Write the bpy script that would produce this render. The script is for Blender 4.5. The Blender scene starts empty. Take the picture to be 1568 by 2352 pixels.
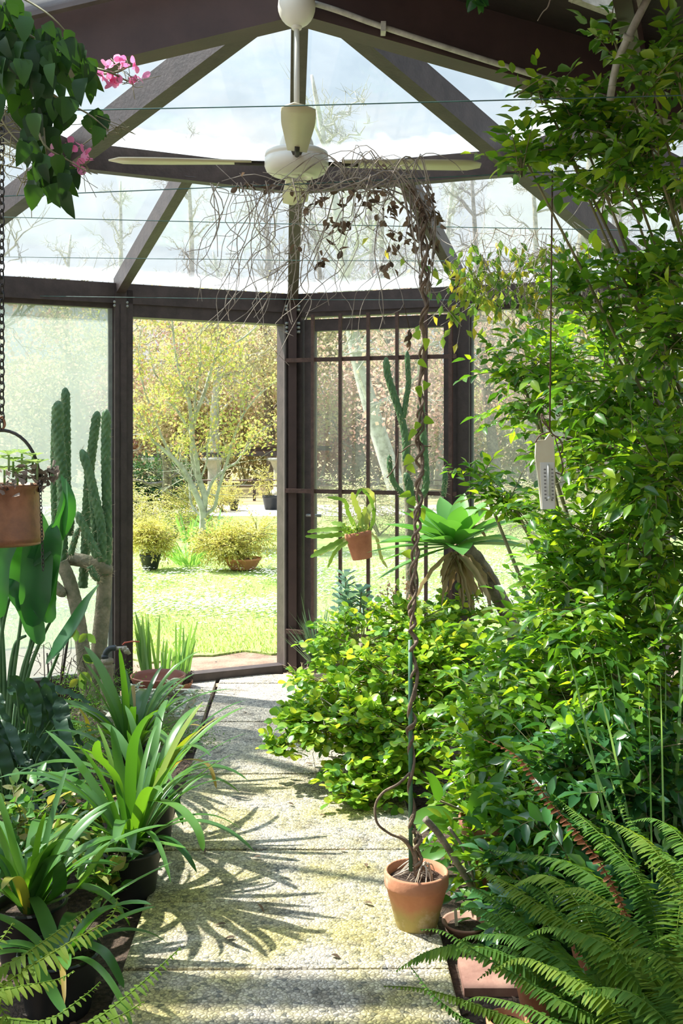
import bpy, math, random
import numpy as np
from mathutils import Vector, Matrix
from mathutils.geometry import tessellate_polygon
random.seed(7); rng = np.random.default_rng(7)
S = bpy.context.scene; COL = S.collection
PI = math.pi
# ------------------------------------------------------------------ camera
F, HX, HY, CH = 2400.0, 784.0, 1000.0, 1.40      # focal length (px), horizon point, eye height
cam = bpy.data.objects.new('camera', bpy.data.cameras.new('camera')); COL.objects.link(cam)
cam.location = (0, 0, CH); cam.rotation_euler = (PI/2, 0, 0)
cam.data.sensor_fit = 'VERTICAL'; cam.data.sensor_height = 36.0; cam.data.sensor_width = 24.0
cam.data.lens = F/2352*36.0; cam.data.shift_y = (HY-1176)/2352.0
cam.data.clip_start = 0.05; cam.data.clip_end = 300
S.camera = cam
# ------------------------------------------------------------------ view, sky, sun
vs = S.view_settings
vs.view_transform = 'Standard'; vs.look = 'None'; vs.gamma = 1.0; vs.exposure = 0.78
vs.use_curve_mapping = False
W = bpy.data.worlds.new('sky'); S.world = W; W.use_nodes = True
nt = W.node_tree; nt.nodes.clear()
def N(nt, t, **kw):
    n = nt.nodes.new(t)
    for k, v in kw.items():
        if k in n.inputs: n.inputs[k].default_value = v
        else: setattr(n, k, v)
    return n
def ramp(nt, pts):
    r = nt.nodes.new('ShaderNodeValToRGB'); e = r.color_ramp.elements
    e[0].position, e[0].color = pts[0][0], (*pts[0][1], 1)
    e[1].position, e[1].color = pts[-1][0], (*pts[-1][1], 1)
    for p, c in pts[1:-1]:
        q = e.new(p); q.color = (*c, 1)
    return r
tc = N(nt, 'ShaderNodeTexCoord'); sx = N(nt, 'ShaderNodeSeparateXYZ'); nt.links.new(tc.outputs['Generated'], sx.inputs[0])
gr = ramp(nt, [(0.0, (.62, .70, .72)), (.12, (.88, .95, 1.0)), (.35, (.66, .83, 1.0)), (.8, (.36, .58, .95))])
nt.links.new(sx.outputs['Z'], gr.inputs[0])
mp = N(nt, 'ShaderNodeMapping'); mp.inputs['Scale'].default_value = (1.6, 1.6, 4.0); nt.links.new(tc.outputs['Generated'], mp.inputs[0])
no = N(nt, 'ShaderNodeTexNoise', Scale=2.6, Detail=7.0, Roughness=.6); nt.links.new(mp.outputs[0], no.inputs['Vector'])
cr = ramp(nt, [(.44, (0, 0, 0)), (.66, (1, 1, 1))]); nt.links.new(no.outputs[0], cr.inputs[0])
mx = N(nt, 'ShaderNodeMixRGB'); nt.links.new(cr.outputs[0], mx.inputs[0]); nt.links.new(gr.outputs[0], mx.inputs[1]); mx.inputs[2].default_value = (1, 1, 1, 1)
# extra sky strength overhead and towards the sun, added to lift the indoor fill
vdot = N(nt, 'ShaderNodeVectorMath', operation='DOT_PRODUCT'); nt.links.new(tc.outputs['Generated'], vdot.inputs[0]); vdot.inputs[1].default_value = (-.586, .247, .771)
g1 = N(nt, 'ShaderNodeMapRange'); g1.inputs['From Min'].default_value = .6; g1.inputs['From Max'].default_value = 1.0; g1.inputs['To Min'].default_value = .52; g1.inputs['To Max'].default_value = 1.7
nt.links.new(vdot.outputs['Value'], g1.inputs[0])
g2 = N(nt, 'ShaderNodeMapRange'); g2.inputs['From Min'].default_value = .5; g2.inputs['From Max'].default_value = 1.0; g2.inputs['To Min'].default_value = 0; g2.inputs['To Max'].default_value = .35
nt.links.new(sx.outputs['Z'], g2.inputs[0])
g3 = N(nt, 'ShaderNodeMath', operation='ADD'); nt.links.new(g1.outputs[0], g3.inputs[0]); nt.links.new(g2.outputs[0], g3.inputs[1])
bg = N(nt, 'ShaderNodeBackground'); nt.links.new(mx.outputs[0], bg.inputs[0]); nt.links.new(g3.outputs[0], bg.inputs['Strength'])
ow = N(nt, 'ShaderNodeOutputWorld'); nt.links.new(bg.outputs[0], ow.inputs[0])
sun = bpy.data.objects.new('sun', bpy.data.lights.new('sun', 'SUN')); COL.objects.link(sun)
sun.data.energy = 7.2; sun.data.angle = math.radians(1.0); sun.data.color = (1.0, .955, .87)
SUNV = Vector((-.76, .32, 1.0)).normalized()
sun.rotation_euler = SUNV.to_track_quat('Z', 'Y').to_euler(); sun.location = SUNV*20

# ------------------------------------------------------------------ helpers
def P(px, py, d):
    return Vector(((px-HX)/F*d, d, CH+(HY-py)/F*d))
def A(v): return np.array(v, dtype=float)
def rnd(a, b): return random.uniform(a, b)

class MB:
    def __init__(s): s.V=[]; s.F=[]; s.R=[]; s.n=0
    def add(s, V, F, r=None):
        V = np.asarray(V, float).reshape(-1, 3)
        if r is None: r = rnd(0, 1)
        s.R.append(np.broadcast_to(np.asarray(r, float), (len(V),)).copy())
        s.V.append(V)
        if isinstance(F, np.ndarray): s.F.append(F+s.n)
        else:
            by = {}
            for f in F: by.setdefault(len(f), []).append(f)
            for k, fs in by.items(): s.F.append(np.array(fs, int)+s.n)
        s.n += len(V)
    def build(s, name, mat, parent=None, smooth=True):
        V = np.concatenate(s.V); R = np.concatenate(s.R)
        if parent is None:
            org = A(((V[:,0].min()+V[:,0].max())/2, (V[:,1].min()+V[:,1].max())/2, V[:,2].min()))
        else: org = A(parent['_o'])
        me = bpy.data.meshes.new(name)
        me.vertices.add(len(V)); me.vertices.foreach_set('co', (V-org).ravel())
        lv = np.concatenate([f.ravel() for f in s.F]); sz = np.concatenate([np.full(len(f), f.shape[1]) for f in s.F])
        st = np.concatenate([[0], np.cumsum(sz)[:-1]])
        me.loops.add(len(lv)); me.loops.foreach_set('vertex_index', lv.astype(np.int32))
        me.polygons.add(len(sz)); me.polygons.foreach_set('loop_start', st.astype(np.int32))
        try: me.polygons.foreach_set('loop_total', sz.astype(np.int32))
        except Exception: pass
        at = me.attributes.new('rnd', 'FLOAT', 'POINT'); at.data.foreach_set('value', R.astype(np.float32))
        me.update(calc_edges=True); me.validate()
        me.polygons.foreach_set('use_smooth', np.full(len(me.polygons), bool(smooth)))
        me.materials.append(mat)
        o = bpy.data.objects.new(name, me); COL.objects.link(o)
        o['_o'] = tuple(float(x) for x in org)
        if parent is None: o.location = org
        else: o.parent = parent
        return o
def tag(o, label, cat, group=None, kind=None):
    o['label'] = label; o['category'] = cat
    if group: o['group'] = group
    if kind: o['kind'] = kind
    return o
def thing(name, label, cat, loc, group=None):
    o = bpy.data.objects.new(name, None); COL.objects.link(o); o.location = loc; o.empty_display_size = .05
    o['_o'] = tuple(float(x) for x in loc)
    return tag(o, label, cat, group)
def struct(name, label, cat, mb, mat, smooth=False):
    return tag(mb.build(name, mat, None, smooth), label, cat, None, 'structure')

def box(mb, c0, ax, ay, az):
    """box from corner c0 and three edge vectors"""
    c0, ax, ay, az = A(c0), A(ax), A(ay), A(az)
    V = [c0, c0+ax, c0+ax+ay, c0+ay, c0+az, c0+ax+az, c0+ax+ay+az, c0+ay+az]
    Fs = [(0,3,2,1),(4,5,6,7),(0,1,5,4),(1,2,6,5),(2,3,7,6),(3,0,4,7)]
    if np.dot(np.cross(ax, ay), az) < 0: Fs = [f[::-1] for f in Fs]
    mb.add(V, Fs)
def abox(mb, x0, x1, y0, y1, z0, z1): box(mb, (x0,y0,z0), (x1-x0,0,0), (0,y1-y0,0), (0,0,z1-z0))
def beam(mb, p0, p1, w, h, top=0.0):
    """rectangular beam; line p0-p1 is the middle of its top face (+top)"""
    p0, p1 = A(p0), A(p1); d = p1-p0; d /= np.linalg.norm(d)
    s = np.cross(d, (0,0,1.0)); s /= np.linalg.norm(s)
    u = np.cross(s, d)
    box(mb, p0-s*w/2+u*(top-h), p1-p0, s*w, u*h)
def prism(mb, pts, off):
    pts = [A(p) for p in pts]; n = len(pts); off = A(off)
    V = pts+[p+off for p in pts]
    nn = np.cross(pts[1]-pts[0], pts[2]-pts[0])
    top = tuple(range(n, 2*n)); bot = tuple(range(n))[::-1]
    Fs = [top, bot]+[(i, (i+1) % n, n+(i+1) % n, n+i) for i in range(n)]
    if np.dot(nn, off) < 0: Fs = [f[::-1] for f in Fs]
    mb.add(V, Fs)
def smoothpts(pts, k=4):
    pts = [A(p) for p in pts]
    if len(pts) < 3: return [pts[0]+(pts[-1]-pts[0])*i/k for i in range(k+1)]
    out = []
    for i in range(len(pts)-1):
        p0 = pts[max(i-1,0)]; p1 = pts[i]; p2 = pts[i+1]; p3 = pts[min(i+2, len(pts)-1)]
        for j in range(k):
            t = j/k
            out.append(.5*((2*p1)+(-p0+p2)*t+(2*p0-5*p1+4*p2-p3)*t*t+(-p0+3*p1-3*p2+p3)*t**3))
    out.append(pts[-1]); return out
def frames(pts):
    pts = np.array(pts); T = np.gradient(pts, axis=0); T /= np.maximum(np.linalg.norm(T, axis=1)[:,None], 1e-9)
    ref = A((0,0,1)) if abs(T[0][2]) < .9 else A((1,0,0))
    u = np.cross(T[0], ref); u /= np.linalg.norm(u); U = []
    for t in T:
        u = u-t*np.dot(u, t); u /= max(np.linalg.norm(u), 1e-9); U.append(u)
    U = np.array(U); return pts, T, U, np.cross(T, U)
def tube(mb, pts, r, n=6, r1=None, mod=None, cap=True, rv=None):
    pts, T, U, B = frames(pts); m = len(pts)
    if r1 is not None: R = np.linspace(r, r1, m)
    else: R = np.broadcast_to(np.asarray(r, float), (m,))
    a = np.arange(n)*2*PI/n
    RR = R[:,None]*np.ones((m, n))
    if mod is not None: RR = RR*mod(np.arange(m)[:,None], a[None,:])
    V = pts[:,None,:]+RR[:,:,None]*(np.cos(a)[None,:,None]*U[:,None,:]+np.sin(a)[None,:,None]*B[:,None,:])
    i = np.arange(m-1)[:,None]*n; j = np.arange(n)[None,:]; k = (j+1) % n
    Q = np.stack([i+j, i+k, i+n+k, i+n+j], -1).reshape(-1, 4)
    Fs = list(map(tuple, Q)) if m*n < 4 else None
    mb.add(V.reshape(-1, 3), Q, rv)
    if cap:
        b = mb.n-m*n
        mb.F.append(np.array([[b+x for x in range(n)][::-1]])); mb.F.append(np.array([[b+(m-1)*n+x for x in range(n)]]))
def lathe(mb, prof, c=(0,0,0), n=32, M=None, rv=None):
    """profile (r,z) going round; closed rings, r=0 allowed"""
    a = np.arange(n)*2*PI/n; V = []
    for r, z in prof: V.append(np.stack([r*np.cos(a), r*np.sin(a), np.full(n, z)], 1))
    V = np.concatenate(V)
    if M is not None: V = V@np.array(M.to_3x3()).T
    V = V+A(c); m = len(prof)
    i = np.arange(m-1)[:,None]*n; j = np.arange(n)[None,:]; k = (j+1) % n
    mb.add(V, np.stack([i+j, i+k, i+n+k, i+n+j], -1).reshape(-1, 4), rv)
def sphere(mb, c, r, n=12, rv=None):
    k = max(4, n//2)
    lathe(mb, [(max(1e-4, math.sin(PI*i/k))*(r if np.isscalar(r) else r[0]), -math.cos(PI*i/k)*(r if np.isscalar(r) else r[1])) for i in range(k+1)], c, n, None, rv)
# leaf templates: (verts x=width y=length z=normal, faces)
def tmpl(st, wd, fold=.10, curl=.18):
    V = [(0,0,0)]; Fs = []
    for t, w in zip(st, wd):
        z = -curl*t*t
        V += [(-w/2, t, z+fold*w), (0, t, z), (w/2, t, z+fold*w)]
    V.append((0, 1, -curl)); k = len(st)
    Fs = [(0,2,1), (0,3,2)]; 
    for i in range(k-1):
        a = 1+3*i; Fs += [(a,a+1,a+4,a+3), (a+1,a+2,a+5,a+4)]
    a = 1+3*(k-1); Fs += [(a,a+1,3*k+1), (a+1,a+2,3*k+1)]
    return A(V), Fs
L_STD = tmpl((.2,.5,.8), (.72,1.0,.55))
L_LITE = tmpl((.45,), (1.0,), .12, .2)
L_ROUND = tmpl((.12,.35,.65,.9), (.55,.95,1.0,.6), .08, .12)
L_OBOV = tmpl((.2,.5,.85), (.35,.75,1.0), .1, .1)
L_IVY = tmpl((.08,.25,.45,.75), (.85,1.0,.85,.5), .10, .35)
L_PINNA = tmpl((.08,.5,.85), (1.0,.85,.5), .03, .25)
L_CARD = (A([(0,0,0),(-.5,.5,.06),(0,1,-.1),(.5,.5,.06)]), [(0,3,2,1)])
L_LOBE = (A([(0,0,0),(-.45,.25,0),(-.2,.42,.03),(-.5,.75,-.05),(-.12,.62,.02),(0,1,-.1),(.12,.62,.02),(.5,.75,-.05),(.2,.42,.03),(.45,.25,0)]),
          [(0,2,1),(0,4,2),(2,4,3),(0,6,4),(4,6,5),(0,8,6),(6,8,7),(0,9,8)])
def nrm(v): return v/np.maximum(np.linalg.norm(v, axis=-1, keepdims=True), 1e-9)
def leaves(mb, T, pos, dr, up, ln, wd, rv=None):
    pos = np.asarray(pos, float); n = len(pos)
    if n == 0: return
    y = nrm(np.asarray(dr, float)); up = np.asarray(up, float)
    x = nrm(np.cross(y, up)); z = np.cross(x, y)
    ln = np.broadcast_to(ln, (n,)); wd = np.broadcast_to(wd, (n,))
    tv, tf = T; k = len(tv)
    V = (pos[:,None,:]+x[:,None,:]*(tv[None,:,0]*wd[:,None])[...,None]+y[:,None,:]*(tv[None,:,1]*ln[:,None])[...,None]
         +z[:,None,:]*(tv[None,:,2]*ln[:,None])[...,None])
    if rv is None: rv = rng.random(n)
    by = {}
    for f in tf: by.setdefault(len(f), []).append(f)
    base = mb.n; mb.V.append(V.reshape(-1, 3)); mb.R.append(np.repeat(rv, k)); off = (np.arange(n)*k)[:,None,None]
    for q, fs in by.items(): mb.F.append((np.array(fs)[None]+off).reshape(-1, q)+base)
    mb.n += n*k
def rdir(n=1, zb=0.0):
    v = rng.normal(size=(n, 3)); v = nrm(v); v[:,2] += zb; return nrm(v)
def ptap(t): return np.sqrt(np.maximum(0,1-t**2.6))
def strap(mb, pts, w, up=None, fold=.15, prof=None, rv=None, wave=0):
    """a long blade with a midrib: pts polyline, w max width"""
    pts, T, U, B = frames(pts); m = len(pts)
    t = np.linspace(0, 1, m)
    if prof is None: prof = lambda t: np.minimum(1, .55+1.8*t)*np.sqrt(np.maximum(0, 1-t**3.2))
    wv = w*prof(t)/2+1e-4
    if up is None: up = (0,0,1)
    up = A(up); side = np.cross(T, up)
    bad = np.linalg.norm(side, axis=1) < 1e-3; side[bad] = U[bad]; side = nrm(side)
    nn = nrm(np.cross(side, T))
    L = pts-side*wv[:,None]+nn*(fold*wv)[:,None]; Rr = pts+side*wv[:,None]+nn*(fold*wv)[:,None]
    if wave:
        L = L+nn*(wave*w*np.sin(t*26+1))[:,None]; Rr = Rr+nn*(wave*w*np.sin(t*24+2.5))[:,None]
    V = np.stack([L, pts, Rr], 1).reshape(-1, 3)
    i = np.arange(m-1)*3
    Q = np.concatenate([np.stack([i,i+1,i+4,i+3],1), np.stack([i+1,i+2,i+5,i+4],1)])
    mb.add(V, Q, rv)
def arch(p, d, L, droop, n=10, up=None):
    p = A(p); d = A(d); d = d/np.linalg.norm(d); out = [p.copy()]; s = L/n
    for i in range(n):
        p = p+d*s; out.append(p.copy()); d = d+A((0,0,-droop/n)); d /= np.linalg.norm(d)
    return out

# ------------------------------------------------------------------ materials
MATS = {}
def new_mat(name):
    m = bpy.data.materials.new(name); m.use_nodes = True; m.node_tree.nodes.clear()
    return m, m.node_tree, N(m.node_tree, 'ShaderNodeOutputMaterial')
def pmat(name, c0, c1=None, rough=.6, scale=8.0, metal=0.0, bump=0.0, bscale=None, spec=.5, lo=.35, hi=.65, stretch=(1,1,1), third=None):
    if name in MATS: return MATS[name]
    m, nt, out = new_mat(name); b = N(nt, 'ShaderNodeBsdfPrincipled'); b.inputs['Roughness'].default_value = rough
    b.inputs['Metallic'].default_value = metal; b.inputs['Specular IOR Level'].default_value = spec
    tc = N(nt, 'ShaderNodeTexCoord'); mp = N(nt, 'ShaderNodeMapping'); mp.inputs['Scale'].default_value = stretch
    nt.links.new(tc.outputs['Object'], mp.inputs[0])
    no = N(nt, 'ShaderNodeTexNoise', Scale=scale, Detail=6.0, Roughness=.6); nt.links.new(mp.outputs[0], no.inputs['Vector'])
    pts = [(lo, c0), (hi, c1 or c0)] if third is None else [(lo, c0), ((lo+hi)/2, c1), (hi, third)]
    r = ramp(nt, pts); nt.links.new(no.outputs[0], r.inputs[0]); nt.links.new(r.outputs[0], b.inputs['Base Color'])
    if bump:
        n2 = N(nt, 'ShaderNodeTexNoise', Scale=bscale or scale*5, Detail=5.0); nt.links.new(mp.outputs[0], n2.inputs['Vector'])
        bp = N(nt, 'ShaderNodeBump', Strength=bump, Distance=.01); nt.links.new(n2.outputs[0], bp.inputs['Height']); nt.links.new(bp.outputs[0], b.inputs['Normal'])
    nt.links.new(b.outputs[0], out.inputs[0]); MATS[name] = m; return m
def leafmat(name, cols, trans=.45, tcol=None, rough=.35, gloss=.5, noise=0.0, ncol=None):
    """cols: colours picked leaf by leaf"""
    if name in MATS: return MATS[name]
    m, nt, out = new_mat(name); at = N(nt, 'ShaderNodeAttribute', attribute_name='rnd')
    r = ramp(nt, [(i/(max(1, len(cols)-1)), c) for i, c in enumerate(cols)]); nt.links.new(at.outputs['Fac'], r.inputs[0])
    col = r.outputs[0]
    if noise:
        tc = N(nt, 'ShaderNodeTexCoord'); no = N(nt, 'ShaderNodeTexNoise', Scale=noise, Detail=3.0); nt.links.new(tc.outputs['Object'], no.inputs['Vector'])
        q = ramp(nt, [(.52, (0,0,0)), (.62, (1,1,1))]); nt.links.new(no.outputs[0], q.inputs[0])
        mx = N(nt, 'ShaderNodeMixRGB'); nt.links.new(q.outputs[0], mx.inputs[0]); nt.links.new(col, mx.inputs[1]); mx.inputs[2].default_value = (*ncol, 1); col = mx.outputs[0]
    b = N(nt, 'ShaderNodeBsdfPrincipled'); b.inputs['Roughness'].default_value = rough; b.inputs['Specular IOR Level'].default_value = gloss
    nt.links.new(col, b.inputs['Base Color'])
    t = N(nt, 'ShaderNodeBsdfTranslucent')
    hs = N(nt, 'ShaderNodeMixRGB', blend_type='MULTIPLY'); hs.inputs[0].default_value = 1.0; nt.links.new(col, hs.inputs[1])
    tcv = tcol or (2.6, 2.2, .7); hs.inputs[2].default_value = (*tcv, 1); nt.links.new(hs.outputs[0], t.inputs[0])
    ms = N(nt, 'ShaderNodeMixShader'); ms.inputs[0].default_value = trans
    nt.links.new(b.outputs[0], ms.inputs[1]); nt.links.new(t.outputs[0], ms.inputs[2]); nt.links.new(ms.outputs[0], out.inputs[0])
    MATS[name] = m; return m
def glassmat(name, lo, hi, col=(.8,.86,.84), scale=3.0, trl=.7, stretch=(1,1,1), refl=.6, band=None):
    m, nt, out = new_mat(name); tc = N(nt, 'ShaderNodeTexCoord'); mp = N(nt, 'ShaderNodeMapping'); mp.inputs['Scale'].default_value = stretch
    nt.links.new(tc.outputs['Object'], mp.inputs[0])
    n1 = N(nt, 'ShaderNodeTexNoise', Scale=scale, Detail=8.0, Roughness=.65); nt.links.new(mp.outputs[0], n1.inputs['Vector'])
    mr = N(nt, 'ShaderNodeMapRange'); mr.inputs['From Min'].default_value=.3; mr.inputs['From Max'].default_value=.7
    mr.inputs['To Min'].default_value=lo; mr.inputs['To Max'].default_value=hi; nt.links.new(n1.outputs[0], mr.inputs[0])
    fac = mr.outputs[0]
    if band:        # dirt gathered along the low edge (height above the pane's foot)
        sx = N(nt, 'ShaderNodeSeparateXYZ'); nt.links.new(tc.outputs['Object'], sx.inputs[0])
        n2 = N(nt, 'ShaderNodeTexNoise', Scale=9.0, Detail=5.0); nt.links.new(tc.outputs['Object'], n2.inputs['Vector'])
        sm = N(nt, 'ShaderNodeMath', operation='MULTIPLY_ADD'); nt.links.new(n2.outputs[0], sm.inputs[0]); sm.inputs[1].default_value = -band*1.2; nt.links.new(sx.outputs['Z'], sm.inputs[2])
        m2 = N(nt, 'ShaderNodeMapRange'); m2.inputs['From Min'].default_value=-band*.4; m2.inputs['From Max'].default_value=band*.5
        m2.inputs['To Min'].default_value=.75; m2.inputs['To Max'].default_value=0; nt.links.new(sm.outputs[0], m2.inputs[0])
        mxn = N(nt, 'ShaderNodeMath', operation='MAXIMUM'); nt.links.new(fac, mxn.inputs[0]); nt.links.new(m2.outputs[0], mxn.inputs[1]); fac = mxn.outputs[0]
    tr = N(nt, 'ShaderNodeBsdfTransparent'); tr.inputs[0].default_value = (.975,.99,.985,1)
    tl = N(nt, 'ShaderNodeBsdfTranslucent'); tl.inputs[0].default_value = (*col,1)
    df = N(nt, 'ShaderNodeBsdfDiffuse'); df.inputs[0].default_value = (*col,1)
    m1 = N(nt, 'ShaderNodeMixShader'); m1.inputs[0].default_value = 1-trl; nt.links.new(tl.outputs[0], m1.inputs[1]); nt.links.new(df.outputs[0], m1.inputs[2])
    m3 = N(nt, 'ShaderNodeMixShader'); nt.links.new(fac, m3.inputs[0]); nt.links.new(tr.outputs[0], m3.inputs[1]); nt.links.new(m1.outputs[0], m3.inputs[2])
    lw = N(nt, 'ShaderNodeLayerWeight', Blend=.5); pw = N(nt, 'ShaderNodeMath', operation='POWER'); nt.links.new(lw.outputs['Facing'], pw.inputs[0]); pw.inputs[1].default_value = 4.5
    fm = N(nt, 'ShaderNodeMath', operation='MULTIPLY_ADD'); nt.links.new(pw.outputs[0], fm.inputs[0]); fm.inputs[1].default_value = refl*.7; fm.inputs[2].default_value = .03
    gl = N(nt, 'ShaderNodeBsdfGlossy'); gl.inputs['Roughness'].default_value = .03
    m4 = N(nt, 'ShaderNodeMixShader'); nt.links.new(fm.outputs[0], m4.inputs[0]); nt.links.new(m3.outputs[0], m4.inputs[1]); nt.links.new(gl.outputs[0], m4.inputs[2])
    nt.links.new(m4.outputs[0], out.inputs[0]); return m

M_frame = pmat('dark_brown_painted_steel', (.045,.033,.032), (.075,.055,.052), .5, 14, bump=.15)
M_frameg = pmat('grey_brown_steel', (.14,.12,.115), (.2,.17,.165), .45, 6)
M_beam = pmat('brown_beam', (.05,.028,.026), (.075,.042,.038), .55, 5, bump=.1)
M_bead = pmat('grey_glazing_bead', (.24,.27,.24), (.33,.36,.32), .6, 20)
M_ceil = pmat('dark_ceiling_board', (.018,.011,.010), (.03,.018,.016), .7, 8, bump=.2)
M_white = pmat('cream_enamel', (.80,.78,.68), (.84,.82,.72), .35, 4)
M_blade = pmat('fan_blade_enamel', (.66,.60,.42), (.72,.66,.48), .4, 4)
M_pipe = pmat('dirty_white_pipe', (.42,.40,.33), (.62,.60,.53), .5, 40)
M_plaster = pmat('white_plaster', (.70,.68,.64), (.76,.75,.72), .8, 5)
M_wire = pmat('green_wire', (.05,.12,.11), (.09,.2,.18), .5, 30)
M_terra = pmat('terracotta', (.44,.17,.085), (.62,.27,.14), .8, 9, bump=.25)
M_terrad = pmat('dark_terracotta_plastic', (.27,.10,.07), (.33,.13,.09), .5, 9)
M_blackp = pmat('black_plastic', (.012,.014,.016), (.025,.028,.03), .45, 8)
M_iron = pmat('rusty_iron', (.07,.038,.03), (.12,.065,.05), .6, 40, bump=.3)
M_dkiron = pmat('dark_iron', (.02,.018,.017), (.05,.04,.035), .5, 40)
M_bolt = pmat('grey_bolts', (.3,.33,.3), (.4,.42,.4), .4, 40, metal=.5)
M_soil = pmat('bark_mulch', (.03,.02,.014), (.085,.055,.038), .95, 55, bump=1.0, bscale=120, third=(.17,.12,.085), lo=.35, hi=.75)
M_drytwig = pmat('dry_vine', (.26,.21,.17), (.58,.52,.45), .8, 30)
M_dryleaf = leafmat('dried_brown_leaf', [(.10,.07,.05), (.20,.145,.10), (.30,.22,.16)], .2, (1.3,1.15,1.0), .8, .1)
M_bark = pmat('grey_bark', (.12,.10,.075), (.34,.30,.24), .85, 14, bump=.8, bscale=60)
M_twig = pmat('green_brown_twig', (.16,.15,.07), (.30,.27,.14), .7, 20)
M_copper = pmat('old_copper', (.20,.09,.05), (.38,.19,.11), .42, 9, metal=.55, bump=.15, bscale=60, third=(.16,.10,.08), lo=.3, hi=.75)

# leaf materials
LM_gloss = leafmat('glossy_leaf', [(.045,.14,.03), (.085,.22,.035), (.15,.32,.04), (.32,.46,.05)], .42, (2.3,2.0,.5), .24, .7)
LM_dark = leafmat('dark_glossy_leaf', [(.02,.085,.035), (.035,.12,.045), (.06,.19,.05), (.15,.30,.05)], .28, (2.4,2.2,.6), .28, .7)
LM_round = leafmat('round_leaf', [(.07,.20,.035), (.15,.33,.045), (.30,.50,.06), (.52,.62,.10)], .38, (1.9,1.6,.6), .26, .6)
LM_climb = leafmat('thin_climber_leaf', [(.08,.20,.07), (.12,.25,.08), (.18,.31,.07), (.24,.34,.07), (.45,.42,.08)], .5, (1.8,1.5,.7), .5, .3)
LM_boug = leafmat('bougainvillea_leaf', [(.014,.04,.016), (.022,.065,.02), (.045,.12,.025)], .26, (2.6,2.5,.5), .45, .3)
LM_pink = leafmat('pink_bract', [(.82,.22,.42), (.88,.34,.55), (.92,.48,.66)], .5, (1.1,1.0,1.1), .6, .2)
LM_strap = leafmat('strap_leaf', [(.035,.12,.03), (.06,.17,.035), (.10,.24,.045)], .3, (2.6,2.3,.4), .30, .55)
LM_strapy = leafmat('yellowing_strap_leaf', [(.12,.26,.03), (.30,.34,.05), (.36,.25,.08)], .4, (1.6,1.4,.4), .4, .4)
LM_paddle = leafmat('paddle_leaf', [(.025,.11,.045), (.04,.15,.05)], .30, (3.0,3.0,.6), .30, .5)
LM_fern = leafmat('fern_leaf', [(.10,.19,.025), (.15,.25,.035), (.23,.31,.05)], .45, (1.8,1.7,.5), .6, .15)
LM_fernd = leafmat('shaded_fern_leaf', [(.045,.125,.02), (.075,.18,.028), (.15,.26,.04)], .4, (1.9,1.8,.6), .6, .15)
LM_fernb = leafmat('dead_fern_leaf', [(.30,.12,.06), (.42,.20,.11)], .4, (1.5,1.2,1), .8, .1)
LM_agave = leafmat('agave_leaf', [(.11,.28,.07), (.16,.37,.09)], .25, (1.8,2.0,.7), .42, .4)
LM_silver = leafmat('silver_leaf', [(.34,.42,.34), (.46,.54,.45), (.55,.58,.48)], .3, (1.3,1.2,.9), .8, .15)
LM_blueg = leafmat('blue_green_leaf', [(.16,.30,.24), (.24,.39,.31), (.32,.47,.37)], .25, (1.4,1.4,.9), .5, .3)
LM_yucca = leafmat('grey_green_blade', [(.08,.16,.09), (.12,.22,.12), (.17,.28,.14)], .25, (1.6,1.5,.7), .45, .4)
LM_iris = leafmat('iris_leaf', [(.20,.42,.14), (.28,.52,.18), (.36,.58,.30)], .4, (1.4,1.3,.5), .5, .3)
LM_aspar = leafmat('asparagus_fern', [(.06,.18,.04), (.12,.30,.06), (.18,.36,.08)], .45, (1.7,1.5,.6), .6, .2)
LM_lime = leafmat('lime_leaf', [(.22,.42,.05), (.35,.52,.07)], .5, (1.5,1.3,.5), .4, .3)
LM_woolly = leafmat('woolly_leaf', [(.30,.44,.22), (.42,.55,.32)], .35, (1.3,1.3,.6), .8, .1)
LM_azal = leafmat('azalea_leaf', [(.46,.48,.14), (.64,.62,.20), (.78,.72,.24), (.55,.44,.22)], .45, (1.1,1.1,.7), .6, .2)
LM_maple = leafmat('young_maple_leaf', [(.54,.58,.20), (.46,.58,.20), (.66,.66,.30), (.64,.36,.30)], .5, (1.2,1.1,.6), .6, .2)
LM_wood = leafmat('spring_wood_leaf', [(.48,.50,.28), (.62,.60,.34), (.70,.66,.42), (.66,.48,.40)], .45, (1.1,1.1,.9), .7, .1)
LM_woodr = leafmat('reddish_spring_leaf', [(.60,.38,.36), (.70,.48,.42), (.66,.60,.40)], .45, (1.1,1.0,.9), .7, .1)
LM_hedge = leafmat('evergreen_hedge_leaf', [(.03,.09,.04), (.06,.15,.05), (.10,.20,.06)], .2, (1.5,1.5,.7), .5, .3)
LM_grass = leafmat('grass_blade', [(.30,.46,.12), (.40,.55,.16), (.52,.62,.24)], .4, (1.2,1.1,.6), .6, .2)
LM_daisy = leafmat('daisy_petal', [(.85,.86,.85), (.92,.92,.92)], .3, (1,1,1), .7, .1)
M_lichen = pmat('lichen_bark', (.22,.22,.17), (.44,.46,.38), .85, 9, third=(.58,.60,.52), lo=.3, hi=.7, bump=.3)
M_cactus = pmat('cactus_skin', (.055,.14,.055), (.11,.22,.08), .5, 14)
M_cactusold = pmat('corky_cactus_skin', (.16,.17,.10), (.36,.31,.22), .85, 18, bump=.5, bscale=70)
M_spine = pmat('straw_spines', (.62,.50,.30), (.74,.62,.40), .6, 30)

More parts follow.
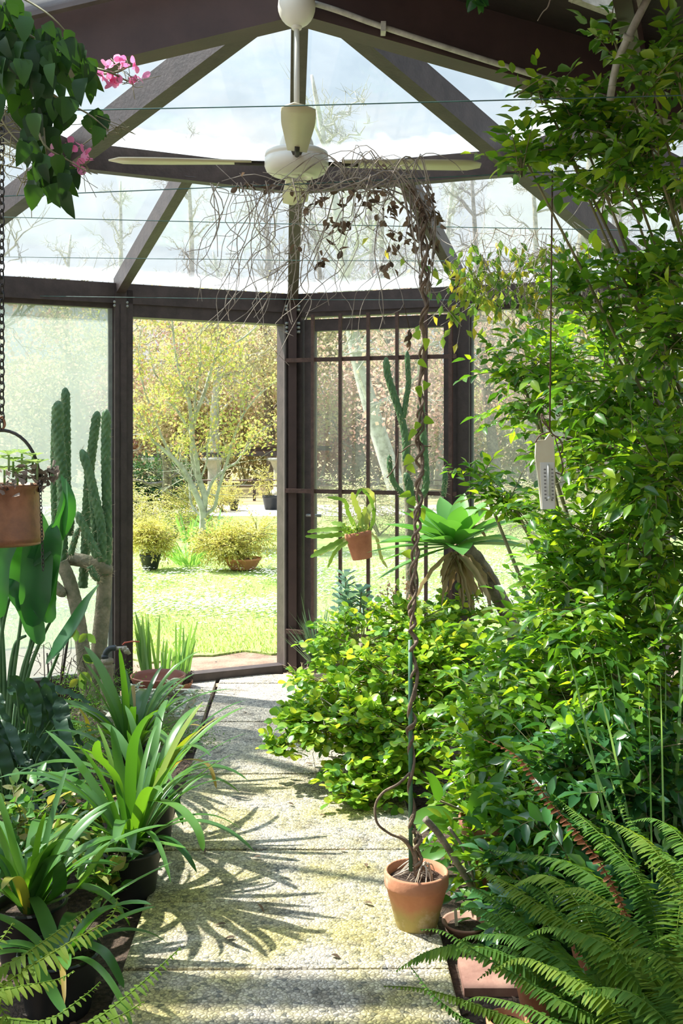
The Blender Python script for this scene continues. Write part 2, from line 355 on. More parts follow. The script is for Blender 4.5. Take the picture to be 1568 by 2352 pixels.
# ------------------------------------------------------------------ the glasshouse: an octagon
C0 = A((-.137, 3.50)); RO = 2.75; Z_EAVE, Z_APEX = 2.27, 2.99
def corner(k, r=RO): t = math.radians(-3.2+45*k); return A((C0[0]+r*math.sin(t), C0[1]+r*math.cos(t)))
def rp(k, fr, dz=0):     # point on hip k, fr 0 at apex .. 1 at eave
    c = corner(k, RO*fr); return A((c[0], c[1], Z_APEX+(Z_EAVE-Z_APEX)*fr+dz))
def lerp(a, b, t): return a+(b-a)*t
RING = .49
class Bay:
    def __init__(s, k0, k1, t0=0, t1=1):
        a, b = corner(k0), corner(k1); s.a = lerp(a, b, t0); s.b = lerp(a, b, t1); d = s.b-s.a; s.L = np.linalg.norm(d); s.u = d/s.L
        n = C0-s.a; n = n-s.u*np.dot(n, s.u); s.n = n/np.linalg.norm(n)
    def p(s, q, z, o=0): v = s.a+s.u*q+s.n*o; return A((v[0], v[1], z))
    def box(s, mb, q0, q1, z0, z1, o0, o1):
        box(mb, s.p(q0,z0,o0), s.p(q1,z0,o0)-s.p(q0,z0,o0), s.p(q0,z0,o1)-s.p(q0,z0,o0), (0,0,z1-z0))
    def q(s, px):
        """distance along the bay seen at image column px"""
        k = (px-HX)/F; return (k*s.a[1]-s.a[0])/(s.u[0]-k*s.u[1])
G_left = glassmat('hazy_wall_glass', .08, .18, (.82,.90,.87), 2.2, .8, (1,1,.6))
G_foggy = glassmat('foggy_wall_glass', .36, .50, (.46,.53,.50), 1.6, .75, (1,1,.5))
G_right = glassmat('dusty_wall_glass', .07, .20, (.80,.88,.82), 2.5, .7, (1,1,.6))
G_door = glassmat('dusty_door_glass', .05, .15, (.80,.86,.82), 3, .7)
G_roof = glassmat('roof_glass', .02, .10, (.86,.90,.92), 3.0, .6, (1,1,1), .5, band=.05)
# roof panes and wall bays ---------------------------------------------------
side_names = {7:'far left', 0:'far right', 1:'right', 6:'left', 5:'near left'}
wn = 0; tn = 0
def pane_obj(label, pts, off, mat):
    global wn
    wn += 1; mb = MB(); prism(mb, pts, off)
    return struct('window_%d' % wn, label, 'roof glass', mb, mat)
def rafter(label, p0, p1, w, h, mat=None, top=-.005):
    global tn
    tn += 1; mb = MB(); beam(mb, p0, p1, w, h, top)
    return struct('trim_%d' % tn, label, 'roof beam', mb, mat or M_frame)
for k in (5, 6, 7, 0, 1):
    a, b = k, k+1; nm = side_names[k]
    pane_obj('upper triangular roof pane over the %s side of the glasshouse' % nm, [rp(a,.02), rp(a,RING), rp(b,RING), rp(b,.02)], (0,0,.006), G_roof)
    for h, (t0, t1) in enumerate(((0,.5), (.5,1))):
        pts = [lerp(rp(a,RING),rp(b,RING),t0), lerp(rp(a,1.02),rp(b,1.02),t0), lerp(rp(a,1.02),rp(b,1.02),t1), lerp(rp(a,RING),rp(b,RING),t1)]
        pane_obj('lower roof pane above the %s wall, its %s half' % (nm, ('left','right')[h]), pts, (0,0,.006), G_roof)
    rafter('middle rafter of the %s roof slope running from eave to ring beam' % nm, lerp(rp(a,RING),rp(b,RING),.5), lerp(rp(a,1),rp(b,1),.5), .05, .10)
    rafter('ring beam across the %s roof slope' % nm, rp(a,RING), rp(b,RING), .055, .11, M_frame)
    rafter('eave beam on top of the %s wall' % nm, rp(a,1,-.03), rp(b,1,-.03), .12, .11)
for k, nm in ((7,'far left'), (0,'middle'), (1,'far right')):
    rafter('%s hip rafter rising to the roof apex' % nm, rp(k,1), rp(k,.03), .06 if k == 0 else .07, .11)
rafter('heavy brown main beam running from the apex to the left', rp(6,1.0), rp(6,0), .10, .19, M_beam)
rafter('heavy dark main beam running from the apex to the right', rp(2,1.0), rp(2,0), .10, .19, M_beam)
d6 = A((-.056*0, -.11, 0))
rafter('grey fascia board in front of the left main beam', rp(6,1.0,.14)+d6, rp(6,0,.14)+d6, .03, .16, M_frameg)
# walls (bays) ----------------------------------------------------------------
def bay_window(k0, k1, t0, t1, label, gmat):
    global wn
    wn += 1; B = Bay(k0, k1, t0, t1); L = B.L
    mb = MB(); w = .035
    B.box(mb, w, L-w, .03, .09, -.03, .03); B.box(mb, w, L-w, 2.10, 2.17, -.03, .03)
    B.box(mb, 0, w, 0, 2.20, -.03, .03); B.box(mb, L-w, L, 0, 2.20, -.03, .03)
    o = struct('window_%d' % wn, label, 'window', mb, M_frame)
    mb = MB(); B.box(mb, w, L-w, .09, 2.10, -.003, .003); mb.build('pane', gmat, o, False)
    mb = MB()
    B.box(mb, L-w-.022, L-w, .09, 2.10, .003, .02); B.box(mb, w, w+.012, .09, 2.10, .003, .02); B.box(mb, w, L-w, .09, .105, .003, .02)
    mb.build('glazing_bead', M_bead, o, False)
    mb = MB(); B.box(mb, 0, L, -.06, .03, -.05, .05); mb.build('sill', M_frame, o, False)
    return B
bay_window(-1, 0, 0, .5, 'tall hazy glass wall panel left of the open doorway', G_foggy)
bay_window(0, 1, .5, 1, 'tall dusty glass wall panel right of the barred door', G_right)
bay_window(1, 2, 0, .5, 'wall panel hidden by the big shrub on the right, far half', G_right)
bay_window(1, 2, .5, 1, 'wall panel hidden by the big shrub on the right, near half', G_right)
bay_window(6, 7, 0, .5, 'side wall glass panel on the left, near half', G_left)
bay_window(6, 7, .5, 1, 'side wall glass panel on the left, far half', G_left)
bay_window(5, 6, 0, .5, 'near left wall glass panel, near half', G_left)
bay_window(5, 6, .5, 1, 'near left wall glass panel, far half', G_left)
bay_window(2, 3, 0, .5, 'near right wall glass panel, far half', G_right)
bay_window(2, 3, .5, 1, 'near right wall glass panel, near half', G_right)
# open doorway
DB = Bay(-1, 0, .5, 1); L = DB.L
mb = MB(); qa, qb = DB.q(299), DB.q(643)
DB.box(mb, .0, qa, 0, 2.20, -.05, .06); DB.box(mb, qb, L-.03, 0, 2.20, -.05, .06); DB.box(mb, qa, qb, 2.055, 2.17, -.05, .05)
dr = struct('door_1', 'open doorway in dark brown steel looking out to the sunny lawn', 'doorway', mb, M_frame)
mb = MB(); DB.box(mb, qa, qb, -.02, .045, -.03, .05); mb.build('threshold', M_frame, dr, False)
mb = MB(); DB.box(mb, -.012, .0, .02, 2.12, .06, .07); DB.box(mb, qb, qb+.012, .045, 2.05, .06, .066); mb.build('edge_strip', M_frameg, dr, False)
# centre post with its bolts
c = corner(0, RO-.075); mb = MB(); abox(mb, c[0]-.026, c[0]+.022, c[1]-.03, c[1]+.1, 0, 2.22)
o = struct('trim_90', 'brown steel post in the corner between the open doorway and the barred door', 'post', mb, M_beam)
mb = MB()
for z in (2.06, 2.035, 2.01, 2.16, 2.14):
    for sx_ in (-1, 1): lathe(mb, [(.001,-.012),(.009,-.012),(.009,.012),(.001,.012)], (c[0]-.002+sx_*.033, c[1]-.01, z), 8, Matrix.Rotation(PI/2, 4, 'Y'))
mb.build('bolt', M_bolt, o)
for k, t, nm in ((-1,.5,'post between the hazy window and the open doorway'), (0,.5,'grey post between barred door and dusty window'), (1,0,'corner post at the far right'), (2,0,'corner post at the right behind the shrub'), (-1,0,'corner post far left'), (-2,0,'corner post at the left')):
    a = lerp(corner(k), corner(k+1), t); tn += 1; mb = MB(); w_ = .032
    n_ = nrm(C0-a); box(mb, A((*(a-A((n_[1],-n_[0]))*w_-n_*.02), 0)), A((n_[1]*2*w_, -n_[0]*2*w_, 0)), A((n_[0]*.09, n_[1]*.09, 0)), (0,0,2.2))
    o = struct('trim_%d' % tn, nm, 'post', mb, M_frame)
    if t == .5:
        mb = MB()
        for z in (2.13, 2.11):
            for s_ in (-1,1): sphere(mb, A((*(a+A((n_[1],-n_[0]))*w_*s_*1.1+n_*.07), z)), .008, 8)
        mb.build('bolt', M_bolt, o)
# barred door
RB = Bay(0, 1, 0, .5); L = RB.L
mb = MB(); q0, q1 = RB.q(703), RB.q(1046)
RB.box(mb, .03, q0-.012, 0, 2.20, -.05, .05); RB.box(mb, q1, L, 0, 2.20, -.05, .05); RB.box(mb, q0-.01, q1, 2.10, 2.17, -.05, .05)
dr = struct('door_2', 'closed glazed door behind iron bars with a dark frame', 'door', mb, M_frame)
mb = MB(); w = .062
RB.box(mb, q0, q0+w, .03, 2.085, -.02, .03); RB.box(mb, q1-w, q1, .03, 2.085, -.02, .03); RB.box(mb, q0+w, q1-w, 2.015, 2.085, -.02, .03); RB.box(mb, q0+w, q1-w, .03, .16, -.02, .03)
lf = mb.build('door_leaf', M_frame, dr, False)
mb = MB(); RB.box(mb, q0+w, q1-w, .16, 2.015, .002, .008); mb.build('pane', G_door, lf, False)
mb = MB(); tube(mb, [RB.p(q0+.03, .93, .04), RB.p(q0+.03, .93, .07), RB.p(q0+.12, .93, .07)], .009, 8); mb.build('handle', M_bolt, lf)
# iron grille in front of it
gp = RB.p(L/2, 0, .13); gt = thing('iron_grille', 'rust brown iron bar grille standing inside the glazed door', 'grille', (gp[0], gp[1], .0))
for px in (736, 798, 861, 926, 991):
    q = RB.q(px)*1.0
    mb = MB(); RB.box(mb, q-.009, q+.009, 0, 2.10, .120, .138); mb.build('bar', M_iron, gt, False)
for z in (1.84, 1.075, .25):
    mb = MB(); RB.box(mb, -.0, L-.03, z-.012, z+.012, .105, .12); mb.build('rail', M_iron, gt, False)
mb = MB(); q = RB.q(1046); RB.box(mb, q-.012, q+.008, 0, 2.12, .095, .125); mb.build('bar', M_iron, gt, False)
# dark ceiling on the near right, with a skylight
def plane_hit(px, py, p0, n):
    o = A((0,0,CH)); d = A(P(px,py,1))-o; t = np.dot(A(p0)-o, n)/np.dot(d, n); return o+d*t
a, b, c = rp(2,0), rp(2,1.02), rp(3,1.02); n_ = nrm(np.cross(b-a, c-a))
if n_[2] < 0: n_ = -n_
hole = [plane_hit(*q, a, n_) for q in ((1318,-12),(1440,34),(1475,-40),(1400,-150))]
outer = [a, b, c]
tess = tessellate_polygon([[Vector(p) for p in outer], [Vector(p) for p in hole]])
mb = MB(); allp = outer+hole; up = n_*.04
V = allp+[p+up for p in allp]; m_ = len(allp)
Fs = [tuple(t) for t in tess]+[tuple(x+m_ for x in t[::-1]) for t in tess]+[(i,(i+1)%4,(i+1)%4+m_,i+m_) for i in ()]
for i in range(4): Fs.append((3+i, 3+(i+1)%4, 3+(i+1)%4+m_, 3+i+m_))
mb.add(V, Fs)
prism(mb, [rp(3,0), rp(3,1.02), rp(4,1.02)], (0,0,.04)); 
struct('ceiling', 'dark boarded ceiling above the right side near the camera', 'ceiling', mb, M_ceil)
mb = MB(); prism(mb, [rp(4,0,.0), rp(4,1.02), rp(5,1.02)], (0,0,.006)); wn += 1
struct('window_%d' % wn, 'roof pane above the near left side of the glasshouse', 'roof glass', mb, G_roof)
wn += 1; mb = MB()
for i in range(4):
    p, q = hole[i], hole[(i+1)%4]; e = nrm(q-p); beam(mb, p-e*.01+n_*.03, q+e*.01+n_*.03, .03, .05)
sk = struct('window_%d' % wn, 'small skylight with a pale frame in the dark ceiling', 'skylight', mb, M_pipe)
mb = MB(); prism(mb, [p+n_*.045 for p in hole], n_*.005); mb.build('pane', G_roof, sk, False)
for f in (.42, .72):
    tn += 1; mb = MB(); beam(mb, lerp(rp(2,f),rp(3,f),.0), lerp(rp(2,f),rp(3,f),1), .05, .10, -.005); struct('trim_%d' % tn, 'dark cross joist under the right ceiling, %s the apex' % ('close to' if f < .5 else 'far from'), 'joist', mb, M_beam)
# extension the camera stands in
c3, c4, c5 = corner(3), corner(4), corner(5)
mb = MB(); prism(mb, [A((*c5,2.27)), A((*c4,2.27)), A((*c3,2.27)), A((c3[0],-1.7,2.27)), A((c5[0],-1.7,2.27))], (0,0,.05)); struct('ceiling_rear', 'white ceiling over the entrance behind the camera', 'ceiling', mb, M_plaster)
mb = MB(); abox(mb, c5[0]-.1, c3[0]+.1, -1.8, -1.7, 0, 2.27); struct('wall_rear', 'white plaster wall behind the camera', 'wall', mb, M_plaster)
mb = MB(); abox(mb, c5[0]-.12, c5[0], -1.7, c5[1]-.05, 0, .5); abox(mb, c5[0]-.12, c5[0], -1.7, c5[1]-.05, 2.1, 2.27); struct('wall_left', 'low plaster wall on the left behind the camera', 'wall', mb, M_plaster)
mb = MB(); abox(mb, c3[0], c3[0]+.12, -1.7, c3[1]-.05, 0, .5); abox(mb, c3[0], c3[0]+.12, -1.7, c3[1]-.05, 2.1, 2.27); struct('wall_right', 'low plaster wall on the right behind the camera', 'wall', mb, M_plaster)

# ------------------------------------------------------------------ ground
def lawnmat():
    m, nt, out = new_mat('lawn_ground'); tc = N(nt, 'ShaderNodeTexCoord')
    n1 = N(nt, 'ShaderNodeTexNoise', Scale=.9, Detail=8.0); nt.links.new(tc.outputs['Object'], n1.inputs['Vector'])
    n2 = N(nt, 'ShaderNodeTexNoise', Scale=60.0, Detail=4.0); nt.links.new(tc.outputs['Object'], n2.inputs['Vector'])
    r = ramp(nt, [(.3,(.20,.34,.07)), (.5,(.34,.48,.14)), (.68,(.46,.50,.24))]); nt.links.new(n1.outputs[0], r.inputs[0])
    r2 = ramp(nt, [(.3,(.55,.6,.5)), (.7,(1.15,1.1,1.0))]); nt.links.new(n2.outputs[0], r2.inputs[0])
    mx = N(nt, 'ShaderNodeMixRGB', blend_type='MULTIPLY'); mx.inputs[0].default_value=1; nt.links.new(r.outputs[0], mx.inputs[1]); nt.links.new(r2.outputs[0], mx.inputs[2])
    b = N(nt, 'ShaderNodeBsdfPrincipled'); b.inputs['Roughness'].default_value=.95; nt.links.new(mx.outputs[0], b.inputs['Base Color']); nt.links.new(b.outputs[0], out.inputs[0]); return m
def lawn_edge(x): return 7.0+.22*math.sin(x*2.3+1)+.10*math.sin(x*6.1)+.05*math.sin(x*17)
mb = MB(); xs_ = np.linspace(-9, 12, 220); prism(mb, [A((x, lawn_edge(x), -.06)) for x in xs_]+[A((30,7,-.06)), A((30,18.6,-.06)), A((-30,18.6,-.06)), A((-30,7,-.06))], (0,0,.018)); struct('lawn', 'sunlit lawn outside the open doorway', 'lawn', mb, lawnmat())
M_dirt = pmat('dry_earth', (.17,.11,.075), (.28,.19,.13), .95, 7, bump=.6, bscale=70, third=(.36,.28,.19), lo=.3, hi=.7)
mb = MB(); abox(mb, -30, 30, -8, 8.0, -.30, -.055)
struct('outside_ground', 'bare dry earth strip between lawn and glasshouse', 'ground', mb, M_dirt)
M_gravel = pmat('pale_gravel', (.55,.52,.47), (.75,.72,.68), .95, 40, bump=.3)
mb = MB(); abox(mb, -30, 30, 18.6, 21.6, -.25, -.035); struct('gravel_drive', 'pale gravel drive beyond the lawn', 'drive', mb, M_gravel)
M_wfl = pmat('woodland_floor', (.20,.16,.08), (.36,.32,.14), .95, 2, third=(.40,.24,.14), lo=.3, hi=.7)
mb = MB(); abox(mb, -60, 60, 21.6, 90, -.25, -.03); struct('woodland_floor', 'leafy ground under the trees far behind', 'ground', mb, M_wfl)
# indoor soil
mb = MB()
oct_ = [corner(k, RO-.06) for k in range(-2, 3)]
pts = [A((*p,-.06)) for p in oct_]+[A((1.9,-1.7,-.06)), A((-1.9,-1.7,-.06))]
prism(mb, pts, (0,0,.0201)); struct('floor', 'dark bark mulch and soil of the planting beds', 'soil', mb, M_soil)
# mulch chips
mb = MB(); n = 5200
x = rng.uniform(-2.0, 1.9, n); y = rng.uniform(1.6, 5.9, n)
keep = ((x < -.60-.035*(y-2.9)) | (x > .30-.02*(y-3))) & (np.hypot(x-C0[0], y-C0[1]) < 2.45); x, y = x[keep], y[keep]; n = len(x)
leaves(mb, L_CARD, np.stack([x, y, rng.uniform(-.038,-.028,n)],1), np.stack([rng.normal(size=n), rng.normal(size=n), rng.normal(size=n)*.25],1), np.tile((0,0,1.),(n,1)), rng.uniform(.012,.04,n), rng.uniform(.006,.018,n))
M_chip = leafmat('bark_chips', [(.05,.03,.02), (.13,.08,.055), (.26,.18,.13), (.36,.28,.22)], .05, (1,1,1), .9, .1)
tag(mb.build('bark_mulch', M_chip), 'loose bark chips scattered over the planting beds', 'mulch', None, 'stuff')

def slabmat():
    m, nt, out = new_mat('pebble_slab'); geo = N(nt, 'ShaderNodeNewGeometry')
    v = N(nt, 'ShaderNodeTexVoronoi', Scale=88.0); nt.links.new(geo.outputs['Position'], v.inputs['Vector'])
    ve = N(nt, 'ShaderNodeTexVoronoi', feature='DISTANCE_TO_EDGE', Scale=88.0); nt.links.new(geo.outputs['Position'], ve.inputs['Vector'])
    sp = N(nt, 'ShaderNodeSeparateColor'); nt.links.new(v.outputs['Color'], sp.inputs[0])
    r = ramp(nt, [(0,(.20,.20,.19)), (.20,(.44,.40,.34)), (.55,(.60,.54,.44)), (1,(.76,.70,.59))]); nt.links.new(sp.outputs[0], r.inputs[0])
    e = ramp(nt, [(0,(.25,.23,.2)), (.16,(1,1,1))]); nt.links.new(ve.outputs[0], e.inputs[0])
    m1 = N(nt, 'ShaderNodeMixRGB', blend_type='MULTIPLY'); m1.inputs[0].default_value=.7; nt.links.new(r.outputs[0], m1.inputs[1]); nt.links.new(e.outputs[0], m1.inputs[2])
    n1 = N(nt, 'ShaderNodeTexNoise', Scale=3.2, Detail=7.0, Roughness=.65); nt.links.new(geo.outputs['Position'], n1.inputs['Vector'])
    q = ramp(nt, [(.40,(0,0,0)), (.60,(1,1,1))]); nt.links.new(n1.outputs[0], q.inputs[0])
    m2 = N(nt, 'ShaderNodeMixRGB', blend_type='MULTIPLY'); mm = N(nt,'ShaderNodeMath', operation='MULTIPLY'); nt.links.new(q.outputs[0], mm.inputs[0]); mm.inputs[1].default_value=.85
    # moss grows more on the near slabs
    sy = N(nt, 'ShaderNodeSeparateXYZ'); nt.links.new(geo.outputs['Position'], sy.inputs[0])
    mr = N(nt, 'ShaderNodeMapRange'); mr.inputs['From Min'].default_value=5.0; mr.inputs['From Max'].default_value=3.6; mr.inputs['To Min'].default_value=.15; mr.inputs['To Max'].default_value=1.0; nt.links.new(sy.outputs['Y'], mr.inputs[0])
    m5 = N(nt,'ShaderNodeMath', operation='MULTIPLY'); nt.links.new(mm.outputs[0], m5.inputs[0]); nt.links.new(mr.outputs[0], m5.inputs[1])
    nt.links.new(m5.outputs[0], m2.inputs[0]); nt.links.new(m1.outputs[0], m2.inputs[1]); m2.inputs[2].default_value=(.92,.88,.36,1)
    n3 = N(nt, 'ShaderNodeTexNoise', Scale=6.0, Detail=7.0); nt.links.new(geo.outputs['Position'], n3.inputs['Vector'])
    q3 = ramp(nt, [(.55,(1,1,1)), (.70,(.6,.58,.55))]); nt.links.new(n3.outputs[0], q3.inputs[0])
    m3 = N(nt, 'ShaderNodeMixRGB', blend_type='MULTIPLY'); m3.inputs[0].default_value=1; nt.links.new(m2.outputs[0], m3.inputs[1]); nt.links.new(q3.outputs[0], m3.inputs[2])
    b = N(nt, 'ShaderNodeBsdfPrincipled'); b.inputs['Roughness'].default_value=.8; nt.links.new(m3.outputs[0], b.inputs['Base Color'])
    bh = N(nt, 'ShaderNodeMath', operation='MINIMUM'); nt.links.new(ve.outputs[0], bh.inputs[0]); bh.inputs[1].default_value=.35
    bp = N(nt, 'ShaderNodeBump', Strength=.7, Distance=.012); nt.links.new(bh.outputs[0], bp.inputs['Height']); nt.links.new(bp.outputs[0], b.inputs['Normal'])
    nt.links.new(b.outputs[0], out.inputs[0]); return m
M_slab = slabmat()
def lx(d): return -.579-.038*(d-2.87)
def rx(d): return .287-.030*(d-2.6)
ords = ['nearest','second nearest','third nearest','fourth','fifth','sixth','seventh','eighth','ninth','farthest']
joints = [2.74+.395*k for k in range(-1, 9)]+[6.12]
lab = ['pebble paving slab nearest the camera, cut by the bottom of the frame', 'mossy pebble slab beside the terracotta pot with the twisted vine', 'pebble slab just beyond the vine pot, touching its rim in view', 'yellow mossy pebble slab beside the front black clivia pot', 'pebble slab with leaf shadows beside the second black pot', 'pebble slab where the round leafed shrub overhangs', 'pebble slab crossed by a diagonal patch of shade', 'pebble slab left of the lower round leafed branches', 'shaded grey pebble slab before the threshold, last but one', 'pale pebble slab touching the doorway threshold']
for i in range(10):
    a0, a1 = joints[i]+.004, joints[i+1]-.004
    mb = MB(); x0, x1, x2, x3 = lx(a0), rx(a0), rx(a1), lx(a1)
    if i >= 8: x1 = .45; x2 = .45
    prism(mb, [A((x0,a0,-.045)), A((x1,a0,-.045)), A((x2,a1+.01,-.045)), A((x3,a1,-.045))], (0,0,.045+(0.003 if i % 2 else 0)))
    o = mb.build('paving_slab', M_slab, None, False); tag(o, lab[i], 'paving slab', 'pebble slabs of the central path')
    bm_ = o.modifiers.new('bevel','BEVEL'); bm_.width=.006; bm_.segments=2
for (a0, a1, l) in ((4.75, 5.3, 'narrow grey side slab left of the path beside the stone trough'), (5.32, 6.0, 'narrow side slab left of the path in front of the threshold')):
    mb = MB(); prism(mb, [A((lx(a0)-.22,a0,-.05)), A((lx(a0)-.022,a0,-.05)), A((lx(a1)-.022,a1,-.05)), A((lx(a1)-.22,a1,-.05))], (0,0,.048))
    tag(mb.build('paving_slab', M_slab, None, False), l, 'paving slab', 'side slabs left of the path')
# ------------------------------------------------------------------ pots
def pot_prof(r, h, rim=.18, base=.7, t=.008):
    rb = r*base; zr = h*(1-rim); rr = rb+(r-rb)*.86
    return [(.001,0),(rb*.96,0),(rb,.006),(rr,zr),(r*.985,zr+.002),(r,zr+.01),(r,h-.004),(r-.004,h),(r-t,h),(r-t-.003,h-.02),(rb*.9,.02),(.001,.02)]
def make_pot(par, name, c, r, h, mat, rim=.18, base=.7, soil=.82, tilt=None, soilmat=None):
    mb = MB(); lathe(mb, pot_prof(r, h, rim, base), c, 40, tilt); o = mb.build(name, mat, par)
    mb = MB(); zz = h*soil; rs = r*(base+(1-base)*soil)-.006
    pr = [(.001, zz+.006)]+[(rs*f, zz+rnd(-.004,.004)) for f in (.3,.6,.85,1.0)]
    lathe(mb, pr[::-1], c, 24, tilt); mb.build('soil', soilmat or M_soil, par)
    return o
# ------------------------------------------------------------------ generic woody plants
def curve_between(p, q, bow=.15, n=6, k=3):
    p, q = A(p), A(q); L = np.linalg.norm(q-p); m = (p+q)/2+rng.normal(size=3)*bow*L*.5
    return smoothpts([p, lerp(p,m,.6)*1.0, m, q], k)
def shrub(par, base, blobs, T, size, asp, lmat, smat, twl=.16, per=9, trunk=.012, upb=.25, stem_name='stem', fol='foliage', gap=None, face=None, ntrunk=3):
    """blobs: (centre, (rx,ry,rz), number of twigs)"""
    sm = MB(); P_, D_, U_, S_ = [], [], [], []
    base = A(base)
    for (c, rad, nt_) in blobs:
        c = A(c); rad = A(rad)
        b0 = base+A((rnd(-.03,.03), rnd(-.03,.03), 0)); mp_ = lerp(b0, c, .5)+A((0,0,.08*np.linalg.norm(c-b0)))+rng.normal(size=3)*.03
        tube(sm, smoothpts([b0, mp_, c], 5), trunk, 6, trunk*.35)
        for i in range(nt_):
            v = rdir()[0]; e = c+v*rad*(rng.random()**.4)
            s = lerp(c, e, rnd(.15,.6)); dd = e-s+rng.normal(size=3)*.3*np.linalg.norm(e-s)+A((0,0,upb*.1)); dd = dd/max(np.linalg.norm(dd),1e-6)
            L = twl*rnd(.6,1.4); pts = np.array(arch(e-dd*L*.5, dd, L, rnd(.1,.9), 6))
            if i % 2 == 0: tube(sm, np.concatenate([[lerp(c, pts[0], .3)], pts]), .0028, 4, .0010, cap=False)
            t = np.linspace(.12, 1.0, per); ii = t*6; lo = np.minimum(ii.astype(int), 5); fr = (ii-lo)[:,None]
            pp = pts[lo]*(1-fr)+pts[lo+1]*fr; tang = pts[lo+1]-pts[lo]; tang = nrm(tang)
            sd = nrm(np.cross(tang, A((0,0,1))+rng.normal(size=3)*.3)); sg = np.where(np.arange(per) % 2 == 0, 1, -1)[:,None]
            dl = tang*.55+sd*sg*.85+rng.normal(size=(per,3))*.25; dl[-1] = tang[-1]
            P_.append(pp); D_.append(dl); U_.append(np.tile((0,0,1.),(per,1))+rng.normal(size=(per,3))*.45+(A(face) if face is not None else 0)); S_.append(size*rng.uniform(.6,1.2,per))
    fm = MB(); S_ = np.concatenate(S_)
    leaves(fm, T, np.concatenate(P_), np.concatenate(D_), np.concatenate(U_), S_, S_*asp)
    o = sm.build(stem_name, smat, par); return o, fm.build(fol, lmat, par)
def PB(px, py, d, r, n, ry=None, rx=None): return (P(px,py,d), (rx or r, ry or r, r), n)

# ------------------------------------------------------------------ outside: lawn details
mb = MB(); n = 42000
y = 6.9+(rng.random(n)**1.5)*6.5; x = (rng.uniform(-120, 2000, n)-HX)/F*y
keep = np.array([yy > lawn_edge(xx)+rnd(-.12,.15) for xx, yy in zip(x, y)]); x, y = x[keep], y[keep]; n = len(x)
leaves(mb, L_CARD, np.stack([x,y,np.full(n,-.045)],1), np.stack([rng.normal(size=n)*.5,rng.normal(size=n)*.5,np.ones(n)],1), rng.normal(size=(n,3)), rng.uniform(.02,.045,n), rng.uniform(.004,.008,n))
tag(mb.build('lawn_grass', LM_grass), 'short spring grass growing on the lawn', 'grass', None, 'stuff')
mb = MB(); n = 15000
y = np.where(rng.random(n) < .55, rng.normal(10.9,.7,n), rng.normal(8.75,.35,n)); y = np.where(rng.random(n) < .15, rng.uniform(7.4,13,n), y); y = np.clip(y, 7.2, 16)
x = (rng.uniform(-120, 2000, n)-HX)/F*y
keep = (np.sin(x*3.1+y*2)+np.sin(x*7-y*3)) > rng.uniform(-1.6,.8,n); x, y = x[keep], y[keep]; n = len(x)
V8 = [(math.cos(a)*.5, math.sin(a)*.5, 0) for a in np.arange(6)*PI/3]; T_D = (A(V8), [(0,1,2,3,4,5)])
leaves(mb, T_D, np.stack([x,y,rng.uniform(.0,.03,n)],1), np.tile((0,1,0.),(n,1)), np.stack([rng.normal(size=n)*.3-.2,rng.normal(size=n)*.3-.3,np.ones(n)],1), rng.uniform(.022,.038,n), rng.uniform(.022,.038,n))
tag(mb.build('lawn_daisies', LM_daisy), 'white daisies scattered in drifts over the lawn', 'daisies', None, 'stuff')
# azaleas in pots on the lawn
def azalea(label, px, py, d, r, bh, pr, ph, pmat_, name='potted_azalea', group='potted azaleas outside', n=60, wide=1.0, lm=None):
    b = P(px, py, d); b.z = -.03; t = thing(name, label, 'shrub', b, group)
    make_pot(t, 'pot', b, pr, ph, pmat_)
    z = b.z+ph+bh*.5; blobs = [((b.x+rnd(-.5,.5)*r*wide, b.y+rnd(-.3,.3)*r, z+rnd(-.15,.2)*bh), (r*.75*wide, r*.7, bh*.5), n//4) for _ in range(4)]
    shrub(t, (b.x,b.y,b.z+ph*.8), blobs, L_LITE, .042, .42, lm or LM_azal, M_twig, .16, 9, .008)
azalea('yellow green azalea bush in a black pot on the lawn, left in the doorway', 345, 1306, 11.2, .27, .36, .115, .16, M_blackp, n=420)
azalea('wide yellow green azalea in a terracotta bowl on the lawn, right in the doorway', 557, 1306, 11.2, .36, .42, .20, .12, M_terra, n=640, wide=1.35)
azalea('small azalea in a grey pot standing at the far edge of the drive', 537, 1168, 20, .32, .42, .10, .2, M_blackp, n=70)
azalea('pinkish azalea in a grey pot at the far edge of the drive beside the post', 622, 1166, 20.2, .42, .55, .17, .27, M_blackp, n=90)
